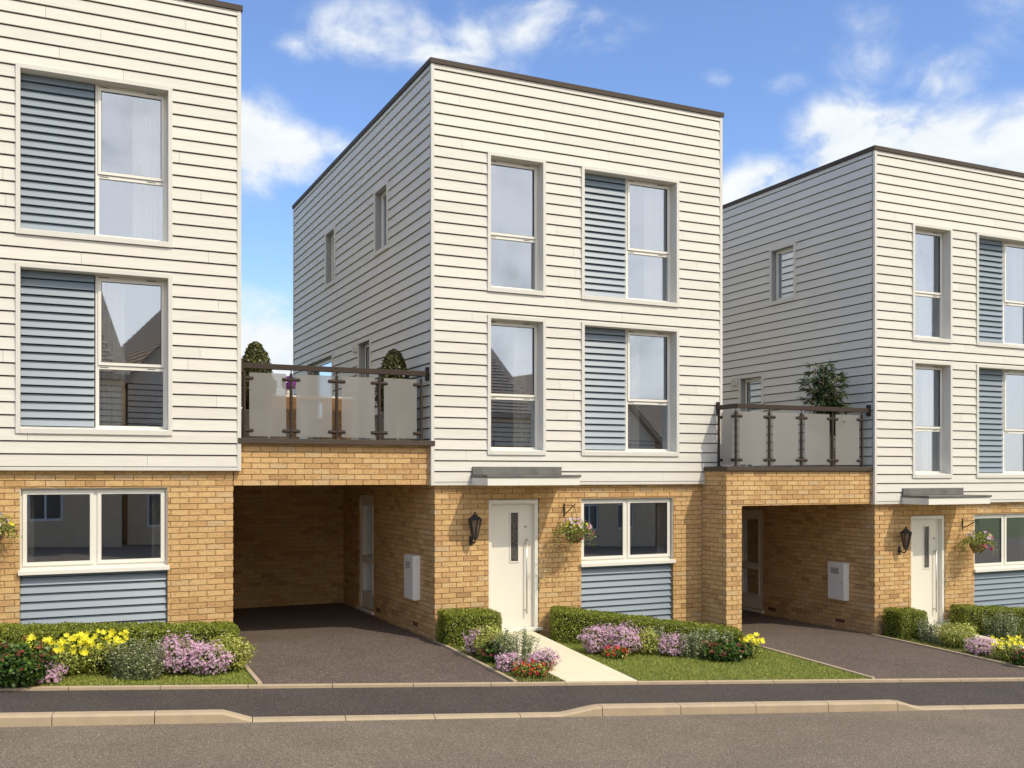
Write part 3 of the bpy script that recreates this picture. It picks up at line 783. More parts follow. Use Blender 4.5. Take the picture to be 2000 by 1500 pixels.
# ------------------------------------------------------------------ wall things
def lantern(hx, hy, hz, label):
    X, Yw = hx+.56, hy; t = thing('wall_lantern', (X, Yw, hz+1.40), label, 'wall lantern', 'wall lanterns by the front doors')
    O = Vector(t.location); yl = -.15
    def put(m, name, **k): return m.build(name, t, **k)
    m = MB(); m.box(-.028, .028, -.012, -.001, -.05, .09, 'iron'); put(m, 'wall_plate', bevel=.003)
    m = MB(); m.tube([(0, -.01, .015), (0, -.06, -.005), (0, -.11, -.01), (0, yl, .005), (0, yl, .055)], .013, 'iron', 8); m.tube([(0, yl, .045), (0, yl, .075)], [.022, .034], 'iron', 10); put(m, 'arm', smooth=True)
    n = 6; zb, zt = .075, .335; rb, rt = .036, .092
    ring = lambda r, z: [(r*math.cos(2*math.pi*i/n+.52), yl+r*math.sin(2*math.pi*i/n+.52), z) for i in range(n)]
    m = MB(); b, c = ring(rb, zb), ring(rt, zt)
    for i in range(n): m.tube([b[i], c[i]], .0095, 'iron', 6)
    for rr, z, q in ((rb, zb, .010), (rt, zt, .010)):
        k = ring(rr, z)
        for i in range(n): m.tube([k[i], k[(i+1) % n]], q, 'iron', 6)
    m.face(b, 'iron'); put(m, 'cage')
    m = MB(); b, c = ring(rb-.005, zb), ring(rt-.006, zt)
    for i in range(n): m.face([b[i], b[(i+1) % n], c[(i+1) % n], c[i]], 'lampglass')
    put(m, 'lamp_glass')
    m = MB(); c = ring(rt+.016, zt); d = ring(.035, zt+.055)
    for i in range(n): m.face([c[i], c[(i+1) % n], d[(i+1) % n], d[i]], 'iron')
    m.face(d, 'iron'); m.face(c[::-1], 'iron'); m.lathe((0, yl, zt+.05), [(.03, 0), (.03, .018), (.012, .022), (.012, .034), (.018, .042), (.008, .055), (.001, .058)], 'iron', 10)
    put(m, 'lamp_cap')
    return t
lantern(0, 0, 0, 'black wall lantern left of the front door of the middle house')
lantern(7.72, -.65, -.35, 'black wall lantern beside the front door of the right house')

def meter_box(hx, hy, hz, label):
    t = thing('meter_box', (hx, hy+.80, hz+.85), label, 'meter box', 'meter boxes on the carport walls')
    m = MB(); m.box(-.105, -.001, -.21, .21, -.335, .325, 'gasbox'); m.build('box_body', t, bevel=.008)
    m = MB(); m.box(-.117, -.106, -.195, .195, -.32, .31, 'gasbox')
    for i in range(5): m.box(-.121, -.1165, -.08, .12, .22-i*.022, .228-i*.022, 'gap')
    dd = m.build('box_door', t, bevel=.003)
    m = MB(); m.tube([(-.125, -.13, -.03), (-.116, -.13, -.03)], .012, 'steel', 10); m.build('lock', dd)
    return t
meter_box(0, 0, 0, 'grey meter box on the carport wall of the middle house')
meter_box(7.72, -.65, -.35, 'grey meter box on the carport wall of the right house')
def vent(hx, hy, hz, label):
    t = thing('wall_vent', (hx-.08, hy+3.66, hz+4.60), label, 'wall vent', 'vents on the side walls')
    m = MB(); m.box(-.045, -.001, -.085, .085, -.08, .08, 'vent'); m.build('vent_body', t, bevel=.006)
    m = MB()
    for i in range(3): m.box(-.060, -.046, -.07, .07, -.06+i*.045, -.035+i*.045, 'vent')
    m.build('vent_louvre', t)
vent(0, 0, 0, 'small cream wall vent above the left balcony')
vent(7.72, -.65, -.35, 'small cream wall vent above the right balcony')

def basket(hx, hy, hz, seed, label):
    X = hx+2.09; t = thing('hanging_basket', (X, hy, hz+1.5), label, 'hanging basket', 'hanging baskets by the doors')
    st = np.random.get_state; yb = -.33
    m = MB(); m.box(-.012, .012, -.008, -.001, .24, .44, 'iron')
    m.box(-.009, .009, -.31, -.008, .41, .42, 'iron'); m.tube([(0, -.29, .41), (0, -.30, .40), (0, -.335, .405), (0, -.35, .43), (0, -.335, .445), (0, -.32, .43)], .0055, 'iron', 6)
    m.tube([(0, -.005, .27), (0, -.13, .325), (0, -.28, .402)], .008, 'iron', 6); m.build('bracket', t)
    m = MB()
    for k in range(4):
        a = k*math.pi/2+.5; m.tube([(0, yb, .395), (.145*math.cos(a), yb+.145*math.sin(a), .03)], .0022, 'iron', 5)
    m.build('chain', t)
    m = MB(); m.lathe((0, yb, -.14), [(.02, 0), (.07, .012), (.11, .05), (.135, .10), (.145, .15), (.12, .155)], 'coir', 20)
    m.build('bowl', t, smooth=True)
    m = MB()
    for k in range(10):
        a = 2*math.pi*k/10; m.tube([(r*math.cos(a), yb+r*math.sin(a), -.14+z) for r, z in ((.025, -.003), (.075, .010), (.115, .047), (.140, .10), (.150, .152))], .0022, 'iron', 4)
    m.build('wire_frame', t)
    n = 1500; P = RNG.normal(size=(n, 3)); P /= np.linalg.norm(P, axis=1)[:, None]; P *= RNG.uniform(.45, 1.08, n)[:, None]
    P = P*np.array([.235, .21, .14])+np.array([0, yb, .08]); P = P[P[:, 2] > .0]
    tr = []
    for k in range(60):  # trailing stems
        a = RNG.uniform(0, 6.28); r = RNG.uniform(.15, .24); ln = RNG.uniform(.08, .27)
        for q in np.linspace(0, 1, 16): tr.append((math.cos(a)*(r+.09*math.sin(q*1.8)), yb+math.sin(a)*(r+.09*math.sin(q*1.8)), .06-ln*q*q+.01*RNG.normal()))
    leaves('foliage', np.vstack([P, np.array(tr)+RNG.normal(size=(len(tr), 3))*.009]), .026, ['darkleaf', 'hedge', 'lime'], t, aspect=.5)
    def fl(n, mat, size, lo=-.02, rr=1.02, c=5, name='blossom'):
        P = RNG.normal(size=(n, 3)); P[:, 1] -= .7; P /= np.linalg.norm(P, axis=1)[:, None]; P[:, 2] = np.abs(P[:, 2])*(1 if lo > -.05 else -1)
        nr = P.copy(); P = P*np.array([.245, .22, .155])*rr+np.array([0, yb, .08 if lo > -.05 else .03]); leaves(name, P, size, mat, t, aspect=.75, nrm=nr, petals=c, curl=.2)
    fl(34, ['pink', 'white'], .052); fl(7, 'yellow', .055); fl(9, 'magenta', .055, lo=-.1, rr=1.15); fl(3, 'magenta', .05)
    return t
basket(0, 0, 0, 1, 'hanging basket of pink and yellow flowers right of the middle front door')
basket(-7.695, 0, .205, 2, 'hanging basket cut off at the left edge of the photo')
basket(7.72, -.65, -.35, 3, 'hanging basket beside the ground floor window of the right house')

# ------------------------------------------------------------------ hedges
def hedge(p0, p1, w, h0, h1, label, seed=0, gz=G):
    p0, p1 = Vector((*p0, 0)), Vector((*p1, 0)); d = (p1-p0); Ln = d.length; d.normalize(); n = Vector((-d.y, d.x, 0))
    org = ((p0.x+p1.x)/2, (p0.y+p1.y)/2, gz((p0.x+p1.x)/2, (p0.y+p1.y)/2))
    t = thing('hedge', org, label, 'hedge', 'clipped box hedges in front of the houses')
    area = 2*(Ln+w)*.45+Ln*w; N_ = int(area*9500)
    # sample points of a rounded box shell
    u = RNG.uniform(0, 1, N_); side = RNG.uniform(0, area, N_); pts = np.zeros((N_, 3)); nr = np.zeros((N_, 3))
    top = side < Ln*w; ends = (side >= Ln*w) & (side < Ln*w+2*w*.45); ft = ~(top | ends)
    a = RNG.uniform(0, 1, N_); b = RNG.uniform(-1, 1, N_); zc = RNG.uniform(0, 1, N_)
    a[ends] = np.round(a[ends]); b[ft] = np.sign(b[ft]); zc[top] = 1
    nr[top, 2] = 1
    # round the edges
    al = (a-.5)*2; rz = zc.copy(); r = .12
    depth = np.abs(RNG.normal(size=N_))*.022-.012
    hh = h0+(h1-h0)*a
    x = a*Ln; y = b*w/2; z = zc*hh
    er = .07
    dx_ = np.minimum(x, Ln-x); dy_ = w/2-np.abs(y); dz_ = hh-z
    # pull in corners
    def pull(p, q): return np.where((p < er) & (q < er), er-np.sqrt(np.maximum(0, er**2-0*(er-p)**2)), 0)
    cx = np.clip(x, er, Ln-er); cy = np.clip(y, -w/2+er, w/2-er); cz = np.minimum(z, hh-er)
    v = np.stack([x-cx, y-cy, z-cz], 1); l = np.linalg.norm(v, axis=1); k = np.where(l > 1e-6, np.minimum(1, er/np.maximum(l, 1e-6)), 1)
    base = np.stack([cx, cy, cz], 1)+v*k[:, None]
    lump = np.array([noise.noise(Vector((q[0]*4+seed, q[1]*4, q[2]*4)))*.022+noise.noise(Vector((q[0]*13+seed, q[1]*13, q[2]*13)))*.012 for q in base])
    vn = v/np.maximum(l, 1e-6)[:, None]
    base = base+vn*(lump-depth)[:, None]
    P = np.zeros((N_, 3)); D = np.array(d); Nv = np.array(n)
    P = np.array(p0)+base[:, :1]*D+base[:, 1:2]*Nv
    gzv = np.array([gz(q[0], q[1]) for q in P[::1]]); P[:, 2] = gzv+base[:, 2]
    nw = vn[:, :1]*D+vn[:, 1:2]*Nv+vn[:, 2:]*np.array([0, 0, 1])
    leaves('foliage', P-np.array(org), .021, 'hedge', t, aspect=.6, nrm=nw*.8, curl=.3)
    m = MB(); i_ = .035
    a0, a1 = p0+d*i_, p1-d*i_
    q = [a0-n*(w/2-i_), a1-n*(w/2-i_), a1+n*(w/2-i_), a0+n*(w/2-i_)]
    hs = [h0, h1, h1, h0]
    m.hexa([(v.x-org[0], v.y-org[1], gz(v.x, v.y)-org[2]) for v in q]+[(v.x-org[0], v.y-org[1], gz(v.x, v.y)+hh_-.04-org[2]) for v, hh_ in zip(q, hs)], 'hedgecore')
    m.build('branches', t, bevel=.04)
    return t
hedge((-8.3, -.62), (-2.90, -.74), .46, .47, .42, 'long hedge in front of the left house, behind the yellow lilies', 1)
hedge((-.01, -.30), (.83, -.30), .42, .47, .47, 'short hedge under the wall lantern left of the middle front door', 2)
hedge((1.74, -.26), (4.28, -1.42), .46, .50, .30, 'long hedge right of the middle front door, below the blue panel', 3)
hedge((7.80, -.95), (8.42, -.95), .42, .47, .47, 'short rounded hedge under the lantern of the right house', 4)
hedge((9.36, -.92), (12.0, -1.55), .46, .52, .45, 'hedge at the far right, right of the second front door', 5)

# ------------------------------------------------------------------ flowering plants
def mound_pts(n, w, d, h, lo=.25):
    P = RNG.normal(size=(n, 3)); P /= np.linalg.norm(P, axis=1)[:, None]; nr = P.copy()
    r = RNG.uniform(.70, 1.02, n)+(RNG.uniform(0, 1, n) > .93)*RNG.uniform(0, .16, n)
    P = P*r[:, None]; P[:, 2] = P[:, 2]*.5+.52
    lump = np.array([noise.noise(Vector((q[0]*2.6+n, q[1]*2.6, q[2]*3)))*.42 for q in P])
    P[:, :2] *= (1+lump)[:, None]; P[:, 2] *= (1+lump*.8)
    return P*np.array([w/2, d/2, h]), nr
def plant(kind, x, y, w, h, label, d=None, group=None):
    z = G(x, y); d = d or w*.72
    names = {'A': ('flowering_shrub', 'flowering shrub'), 'B': ('lily_plant', 'lily plant'), 'C': ('sage_plant', 'leafy plant'), 'D': ('red_flower_plant', 'flowering plant'),
             'E': ('variegated_shrub', 'shrub'), 'F': ('scarlet_flower_plant', 'flowering plant')}
    gr = {'A': 'lilac flowering shrubs', 'B': 'yellow lilies', 'C': 'grey green upright plants', 'D': 'dark red flowering plants', 'E': 'yellow green shrubs', 'F': 'scarlet bedding plants'}
    t = thing(names[kind][0], (x, y, z), label, names[kind][1], gr[kind])
    area = w*d*3.14/4+2.5*w*h
    if kind == 'A':
        P, nr = mound_pts(int(area*2600), w*.92, d*.92, h*.9); leaves('foliage', P, .030, ['darkleaf', 'lime', 'hedge'], t, aspect=.4, nrm=nr*.6)
        P, nr = mound_pts(int(area*2300), w*1.04, d*1.04, h*1.05); k = P[:, 2] > h*.12; leaves('blossom', P[k], .034, 'pink', t, aspect=.5, nrm=nr[k]+np.array([0, -.3, .6]), petals=5, curl=.3)
    elif kind == 'B':
        P, nr = mound_pts(int(area*4200), w*.95, d*.95, h*.82); leaves('foliage', P, .030, ['lime', 'hedge', 'lime'], t, aspect=.45, nrm=nr*.6)
        n = int(52*w/.6); P = np.stack([RNG.uniform(-.5, .5, n)*w, RNG.uniform(-.55, .35, n)*d, h*RNG.uniform(.62, 1.08, n)], 1)
        leaves('blossom', P, .076, 'yellow', t, aspect=.62, nrm=np.tile([-.1, -.9, .75], (n, 1)), petals=6, curl=.35)
    elif kind == 'C':
        ns = int(46*(w/.6)); pts = []; ups = []; m = MB()
        for i in range(ns):
            a = RNG.uniform(0, 6.28); r = math.sqrt(RNG.uniform(0, 1)); bx, by = r*math.cos(a)*w*.42, r*math.sin(a)*d*.42
            hh = h*RNG.uniform(.62, 1.04)*(1-.22*r); tx, ty = bx*1.25+RNG.normal()*.02, by*1.25+RNG.normal()*.02
            m.tube([(bx, by, 0), ((bx+tx)/2, (by+ty)/2, hh*.5), (tx, ty, hh)], [.004, .003, .0015], 'stem', 4, cap=False)
            nn = int(hh/.0165)
            for j in range(nn):
                q = .06+.94*j/nn; c = np.array([bx+(tx-bx)*q, by+(ty-by)*q, hh*q]); an = j*1.7+i
                for s in (0, 2.1, 4.2):
                    dv = np.array([math.cos(an+s), math.sin(an+s), .35]); pts.append(c+dv*.004); ups.append(dv)
        m.build('stem', t)
        leaves('foliage', pts, .034, 'sage', t, aspect=.42, updir=np.array(ups), nrm=np.tile([0, 0, 1.2], (len(pts), 1)), curl=.3)
    elif kind == 'D':
        P, nr = mound_pts(int(area*2700), w*.96, d*.96, h*.9); leaves('foliage', P, .042, 'darkleaf', t, aspect=.85, nrm=nr*.5+np.array([0, 0, .5]))
        n = int(20*w/.6); Q = []
        cen, _ = mound_pts(n*3, w*1.04, d*1.04, h*1.0); cen = cen[cen[:, 2] > h*.42]
        for c in cen: Q.append(c+RNG.normal(size=(16, 3))*np.array([.018, .018, .009]))
        Q = np.vstack(Q); leaves('blossom', Q, .017, 'red', t, aspect=.8, petals=4, nrm=np.tile([0, -.5, 1], (len(Q), 1)))
    elif kind == 'E':
        P, nr = mound_pts(int(area*4600), w, d, h); leaves('foliage', P, .034, 'lime', t, aspect=.5, nrm=nr*.7)
    elif kind == 'F':
        P, nr = mound_pts(int(area*3000), w*.96, d*.96, h*.9); leaves('foliage', P, .028, ['hedge', 'lime', 'darkleaf'], t, aspect=.6, nrm=nr*.6)
        P, nr = mound_pts(int(area*330), w*1.02, d*1.02, h*1.02); k = P[:, 2] > h*.2; leaves('blossom', P[k], .036, 'orange', t, aspect=.9, nrm=nr[k], petals=5)
    m = MB(); m.tube([(0, 0, -.02), (0, 0, h*.35), (0, 0, h*.62)], [w*.05, w*.30, w*.1], 'hedgecore', 9); 
    if kind != 'C': m.build('branches', t)
    return t
PL = [
 ('D', -5.31, -1.66, .72, .47, 'dark green plant with dull red flower heads at the left end of the bed'),
 ('A', -5.04, -1.62, .40, .22, 'low pale lilac flowers in front of the left yellow lilies'),
 ('B', -4.88, -1.32, .66, .44, 'yellow lilies next to the dark red flowering plant'),
 ('B', -4.46, -1.30, .55, .44, 'yellow lilies next to the tall grey green spires, left bed'),
 ('C', -4.08, -1.60, .62, .54, 'upright grey green plant between yellow lilies and lilac shrub'),
 ('A', -3.64, -1.52, .52, .42, 'bushy lilac pink shrub right of the grey green spires, left bed'),
 ('A', -3.34, -1.62, .46, .34, 'lower lilac pink shrub touching the lime shrub by the drive'),
 ('E', -3.10, -1.46, .52, .42, 'lime green shrub at the right end of the left bed'),
 ('A', .16, -1.15, .34, .34, 'small lilac flowers leaning over the drive below the short hedge'),
 ('E', .30, -1.30, .50, .40, 'lime green shrub below the short hedge of the middle house'),
 ('D', .20, -1.60, .32, .28, 'small dark leaved plant with red heads beside the drive edging'),
 ('C', .42, -1.74, .62, .54, 'upright grey green plant between the drive and the pale path'),
 ('A', .16, -2.14, .34, .21, 'lilac flowers over the edging at the front of the narrow bed'),
 ('F', .34, -2.44, .52, .19, 'scarlet bedding flowers at the front tip of the narrow bed'),
 ('A', .62, -2.18, .40, .26, 'lilac flowers spilling onto the pale path'),
 ('A', 1.92, -1.36, .50, .38, 'lilac shrub nearest the path, in front of the long hedge'),
 ('A', 2.20, -1.50, .56, .40, 'largest lilac shrub on the lawn, scarlet specks at its foot'),
 ('F', 1.98, -1.68, .40, .17, 'few scarlet flowers low among the lilac shrubs on the lawn'),
 ('E', 2.60, -1.50, .42, .34, 'lime green shrub between two lilac shrubs on the lawn'),
 ('A', 2.90, -1.70, .40, .31, 'small lilac shrub between lime and grey green plants on the lawn'),
 ('C', 3.14, -1.82, .50, .46, 'grey green spires in the middle of the lawn bed'),
 ('C', 2.90, -1.28, .44, .42, 'grey green spires close against the long hedge'),
 ('C', 3.66, -1.72, .48, .42, 'grey green spires behind the dark red flowers near the pillar'),
 ('D', 3.52, -2.10, .74, .29, 'spreading dark plant with dull red heads at the end of the lawn bed'),
 ('B', 3.96, -2.06, .34, .30, 'small clump of yellow lilies beside the right drive'),
 ('C', 8.24, -1.42, .62, .46, 'grey green spires in front of the short hedge at the right'),
 ('E', 8.22, -1.92, .66, .36, 'lime green shrub beside the edging of the right drive'),
 ('A', 7.98, -2.56, .50, .25, 'lilac flowers along the right drive edging'),
 ('B', 7.98, -3.02, .50, .34, 'yellow lilies at the right edge, beyond the right drive'),
 ('D', 7.82, -3.42, .42, .25, 'dark red flowers at the bottom right, in front of yellow lilies'),
 ('C', 9.90, -1.42, .80, .55, 'grey green spires in front of the hedge at the far right'),
]
for p in PL: plant(*p[:5], p[5])

# ------------------------------------------------------------------ grass
def grass(name, x0, x1, y1, dens, hmax=.045):
    n = int((x1-x0)*2.6*dens); x = RNG.uniform(x0, x1, n)
    ye = OY+(1.212-(x-OX)*NX)/NY; y = ye+(y1-ye)*RNG.uniform(0, 1, n)
    z = np.array([G(a, b) for a, b in zip(x, y)])
    up = np.tile([0, 0, 1.0], (n, 1))+RNG.normal(size=(n, 3))*.28
    hn = np.stack([RNG.normal(size=n), RNG.normal(size=n), np.zeros(n)], 1)
    leaves(name, np.stack([x, y, z-.004], 1), hmax*.75, 'blade', None, aspect=.16, updir=up, nrm=hn, jit=.45, curl=.5, kind='stuff')
grass('grass', 1.57, 4.70, -.25, 6500)
grass('grass', -8.2, -2.92, -.9, 4500)
grass('grass', .03, .61, -.2, 3500)
grass('grass', 7.69, 8.32, -1.0, 3000)
grass('grass', 9.28, 12.4, -1.0, 1500)

# ------------------------------------------------------------------ balcony things
def topiary(x, y, z, label):
    t = thing('potted_conifer', (x, y, z), label, 'potted tree', 'cone shaped trees in square planters')
    m = MB(); a, b = .20, .23
    m.hexa([(-a, -a, 0), (a, -a, 0), (a, a, 0), (-a, a, 0), (-b, -b, .50), (b, -b, .50), (b, b, .50), (-b, b, .50)], 'planter')
    m.box(-b-.015, b+.015, -b-.015, b+.015, .47, .505, 'planter'); m.build('planter', t, bevel=.006)
    m = MB(); m.tube([(0, 0, .45), (0, 0, 1.2)], [.025, .012], 'cane', 7); m.build('trunk', t)
    n = 8500; q = RNG.uniform(0, 1, n)**.8; prof = np.interp(q, [0, .12, .35, .65, .86, .96, 1], [.19, .255, .262, .205, .14, .075, .02])
    an = RNG.uniform(0, 6.283, n); r = prof*RNG.uniform(.72, 1.06, n)
    r *= 1+np.array([noise.noise(Vector((math.cos(c)*2, math.sin(c)*2, e*7+x)))*.22 for c, e in zip(an, q)])
    P = np.stack([r*np.cos(an), r*np.sin(an), .52+q*.92], 1); nr = np.stack([np.cos(an), np.sin(an), .3+0*an], 1)
    leaves('crown', P, .034, 'conifer', t, aspect=.75, nrm=nr)
    m = MB(); m.lathe((0, 0, .5), [(.12, 0), (.19, .15), (.19, .35), (.12, .68), (.03, .9)], 'hedgecore', 12); m.build('branches', t)
topiary(-2.40, .62, 2.75, 'cone shaped conifer at the left end of the left balcony')
topiary(-.40, .62, 2.75, 'cone shaped conifer at the right end of the left balcony')
def chair(x, y, rz, label):
    t = thing('wicker_chair', (x, y, 2.75), label, 'chair', 'wicker chairs on the left balcony'); t.rotation_euler.z = rz
    m = MB(); m.box(-.23, .23, -.22, .22, .36, .42, 'wicker'); m.build('seat', t, bevel=.01)
    m = MB()
    for i in range(58):
        z = .06+i*.011; lean = -.21-.08*(i/58)
        m.box(-.21, .21, lean-.012-.006*(i % 2), lean+.012-.006*(i % 2), z, z+.0098, 'wicker')
    m.build('backrest', t)
    m = MB(); m.box(-.225, .225, -.30, -.27, .705, .73, 'cushion'); m.build('back_rail', t, bevel=.006)
    for sx in (-1, 1):
        for sy in (-1, 1):
            m = MB(); m.tube([(sx*.21, sy*.2, 0), (sx*.20, sy*.2, .36)], [.016, .02], 'wood', 8); m.build('leg', t)
chair(-2.02, .80, 0, 'wicker chair behind the left panels of the left balcony')
chair(-1.28, .80, 0, 'wicker chair behind the middle panels of the left balcony')
t = thing('garden_table', (-1.68, 1.35, 2.75), 'wooden table behind the frosted glass of the left balcony', 'table')
m = MB(); m.box(-.62, .62, -.36, .36, .72, .76, 'wood'); m.build('table_top', t, bevel=.006)
for sx in (-1, 1):
    for sy in (-1, 1):
        m = MB(); m.box(sx*.54-.03, sx*.54+.03, sy*.29-.03, sy*.29+.03, 0, .72, 'wood'); m.build('leg', t)
t = thing('flower_vase', (-1.83, 1.12, 3.512), 'white vase of purple flowers standing on the balcony table', 'vase')
m = MB(); m.lathe((0, 0, 0), [(.04, 0), (.052, .02), (.054, .06), (.045, .10), (.05, .11)], 'vase', 16); m.build('vase_body', t, smooth=True)
P = RNG.normal(size=(420, 3)); P /= np.linalg.norm(P, axis=1)[:, None]; leaves('blossom', P*.095+np.array([0, 0, .19]), .034, 'purple', t, petals=5, nrm=P, aspect=.8)
def bamboo(x, y, z, label):
    t = thing('potted_bamboo', (x, y, z), label, 'potted bamboo')
    m = MB(); m.lathe((0, 0, 0), [(.14, 0), (.18, .1), (.2, .35), (.2, .38), (.17, .38)], 'planter', 18); m.build('planter', t)
    pts = []; ups = []; m = MB()
    for i in range(13):
        a = RNG.uniform(0, 6.28); r = RNG.uniform(.02, .12); bx, by = r*math.cos(a), r*math.sin(a); H = RNG.uniform(1.30, 1.92)
        tx, ty = bx*3.2+RNG.normal()*.04, by*2.6
        path_ = [(bx+(tx-bx)*q, by+(ty-by)*q, .35+(H-.35)*q) for q in (0, .33, .66, 1)]
        m.tube(path_, [.009, .008, .006, .003], 'cane', 6)
        for j in range(24):
            q = RNG.uniform(.25, 1); c = np.array([bx+(tx-bx)*q, by+(ty-by)*q, .35+(H-.35)*q]); an = RNG.uniform(0, 6.28); ln = RNG.uniform(.08, .24)
            dv = np.array([math.cos(an), math.sin(an), .35]); e = c+dv*ln
            m.tube([tuple(c), tuple(e)], .0018, 'cane', 3, cap=False)
            for k in range(12):
                aa = an+RNG.normal()*.9; pts.append(c+dv*ln*RNG.uniform(.4, 1)); ups.append((math.cos(aa), math.sin(aa), RNG.uniform(-.75, .15)))
    m.build('cane', t)
    leaves('foliage', pts, .115, 'bamboo', t, aspect=.20, updir=np.array(ups), nrm=np.tile([0, 0, .8], (len(pts), 1)), curl=.15)
bamboo(7.03, -.22, 2.40, 'leafy potted bamboo standing behind the glass of the right balcony')

# ------------------------------------------------------------------ houses over the road (seen in the window panes)
def far_house(s, t0, w, d, eave, ridge, gable, label):
    x, y = xy_(s, t0); z = z_road(s)
    t = thing('brown_roofed_house', (x, y, z), label, 'house', 'houses across the road')
    t.rotation_euler.z = math.atan2(DY, DX)
    m = MB()
    ops = []
    for fl_ in (.9, 3.5):
        for k in range(int(w//2.4)): ops.append((-w/2+.7+k*2.35, -w/2+1.8+k*2.35, fl_, fl_+1.25))
    FF = lambda u, wv, zz: (u, wv, zz)
    for r in wall_rects(-w/2, w/2, -.5, 2.6, ops): slab(m, FF, r[0], r[1], -.25, 0, r[2], r[3], 'brick')
    for r in wall_rects(-w/2, w/2, 2.6, eave, ops): slab(m, FF, r[0], r[1], -.25, .0, r[2], r[3], 'gap')
    clad(m, lambda u, wv, zz: (u, wv+.004, zz), -w/2, w/2, 2.6, eave, ops, pitch=.21, mat='render', slot=.035, wb=.04, wt=.01, joints=False)
    m.box(-w/2, w/2, -d, -.25, -.5, 2.6, 'brick'); m.box(-w/2, w/2, -d, -.25, 2.6, eave, 'render')
    m.build('wall', t)
    m = MB()
    if gable:
        m.face([(-w/2, .001, eave), (w/2, .001, eave), (0, .001, ridge)], 'render'); m.face([(-w/2, -d, eave), (w/2, -d, eave), (0, -d, ridge)], 'render')
        for sx in (-1, 1):
            for i in range(22):
                f0, f1 = i/22, (i+.93)/22; xa, xb = sx*(w/2+.25)*(1-f0), sx*(w/2+.25)*(1-f1); za, zb = eave+.02+(ridge+.16-eave)*f0, eave+.02+(ridge+.16-eave)*f1
                m.face([(xa, .32, za+.05), (xb, .32, zb+.02), (xb, -d-.3, zb+.02), (xa, -d-.3, za+.05)], 'tile')
            m.hexa([(sx*(w/2+.25), .3, eave-.2), (0, .3, ridge), (0, -d-.3, ridge), (sx*(w/2+.25), -d-.3, eave-.2), (sx*(w/2+.25), .3, eave-.02), (0, .3, ridge+.18), (0, -d-.3, ridge+.18), (sx*(w/2+.25), -d-.3, eave-.02)], 'tile')
    else:
        yr = -d/2
        for i in range(24):
            f0, f1 = i/24, (i+.93)/24; ya_, yb_ = .37+(yr-.37)*f0, .37+(yr-.37)*f1; za, zb = eave+.04+(ridge+.15-eave)*f0, eave+.04+(ridge+.15-eave)*f1
            for j in range(int(w/.33)):
                xa = -w/2-.2+j*.33+(.165 if i % 2 else 0); m.face([(xa, ya_, za+.05), (xa+.315, ya_, za+.05), (xa+.315, yb_, zb+.015), (xa, yb_, zb+.015)], 'tile')
        for ya, sy in ((.35, 1), (-d-.35, -1)):
            m.hexa([(-w/2-.2, ya, eave-.15), (w/2+.2, ya, eave-.15), (w/2+.2, yr, ridge), (-w/2-.2, yr, ridge), (-w/2-.2, ya, eave+.03), (w/2+.2, ya, eave+.03), (w/2+.2, yr, ridge+.18), (-w/2-.2, yr, ridge+.18)], 'tile')
        for sx in (-1, 1): m.face([(sx*w/2, 0, eave), (sx*w/2, -d, eave), (sx*w/2, yr, ridge)], 'render')
    m.build('roof', t)
    for o in ops:
        m = MB(); a, b, c, e = o
        for r in ((a, a+.07, c, e), (b-.07, b, c, e), (a+.07, b-.07, e-.07, e), (a+.07, b-.07, c, c+.07), ((a+b)/2-.03, (a+b)/2+.03, c+.07, e-.07)): m.box(r[0], r[1], -.12, -.05, r[2], r[3], 'upvc')
        m.box(a, b, -.16, -.13, c, e, 'obscure'); m.build('window', t)
far_house(-2.5, -20, 8.4, 8, 5.9, 9.6, False, 'brown roofed house across the road, reflected in the left house')
far_house(6.4, -21.5, 8.2, 8, 6.2, 10.6, True, 'gabled house across the road, reflected in the windows')
far_house(15.4, -20, 8.6, 8, 5.9, 9.6, False, 'wide low roofed house across the road, reflected in the panes')
far_house(24.4, -21, 8.0, 8, 5.4, 8.8, True, 'second gabled house across the road, seen only in panes')
far_house(33, -21, 7.4, 8, 5.2, 7.9, False, 'farthest brown roofed house across the road')
grid_sheet('far_pavement', S1, [-21, -14, -8, -6.5], lambda s, t: z_road(s)+.10, 'road')

# ------------------------------------------------------------------ sky, sun, camera
world = bpy.data.worlds.new('World'); sc.world = world; world.use_nodes = True
nt = world.node_tree; nt.nodes.clear()
wo = nt.nodes.new('ShaderNodeOutputWorld'); bg = nt.nodes.new('ShaderNodeBackground')
SUN = Vector((.38, -.80, 1.0)).normalized(); elev = math.asin(SUN.z); az = math.atan2(SUN.x, SUN.y)
sky = nt.nodes.new('ShaderNodeTexSky'); sky.sky_type = 'NISHITA'; sky.sun_disc = False; sky.sun_elevation = elev; sky.sun_rotation = az
sky.air_density = 1.0; sky.dust_density = .6; sky.ozone_density = 2.0; sky.altitude = 50
tc = nt.nodes.new('ShaderNodeTexCoord'); sx = nt.nodes.new('ShaderNodeSeparateXYZ'); L(nt, tc.outputs['Generated'], sx.inputs[0])
def MA(op, a, b=None, c=None):
    n = nt.nodes.new('ShaderNodeMath'); n.operation = op
    for i, v in enumerate((a, b, c)):
        if v is None: continue
        if isinstance(v, (int, float)): n.inputs[i].default_value = v
        else: L(nt, v, n.inputs[i])
    return n.outputs[0]
AZ = MA('MULTIPLY', MA('ARCTAN2', sx.outputs[0], sx.outputs[1]), 57.2958)
EL = MA('MULTIPLY', MA('ARCSINE', sx.outputs[2]), 57.2958)
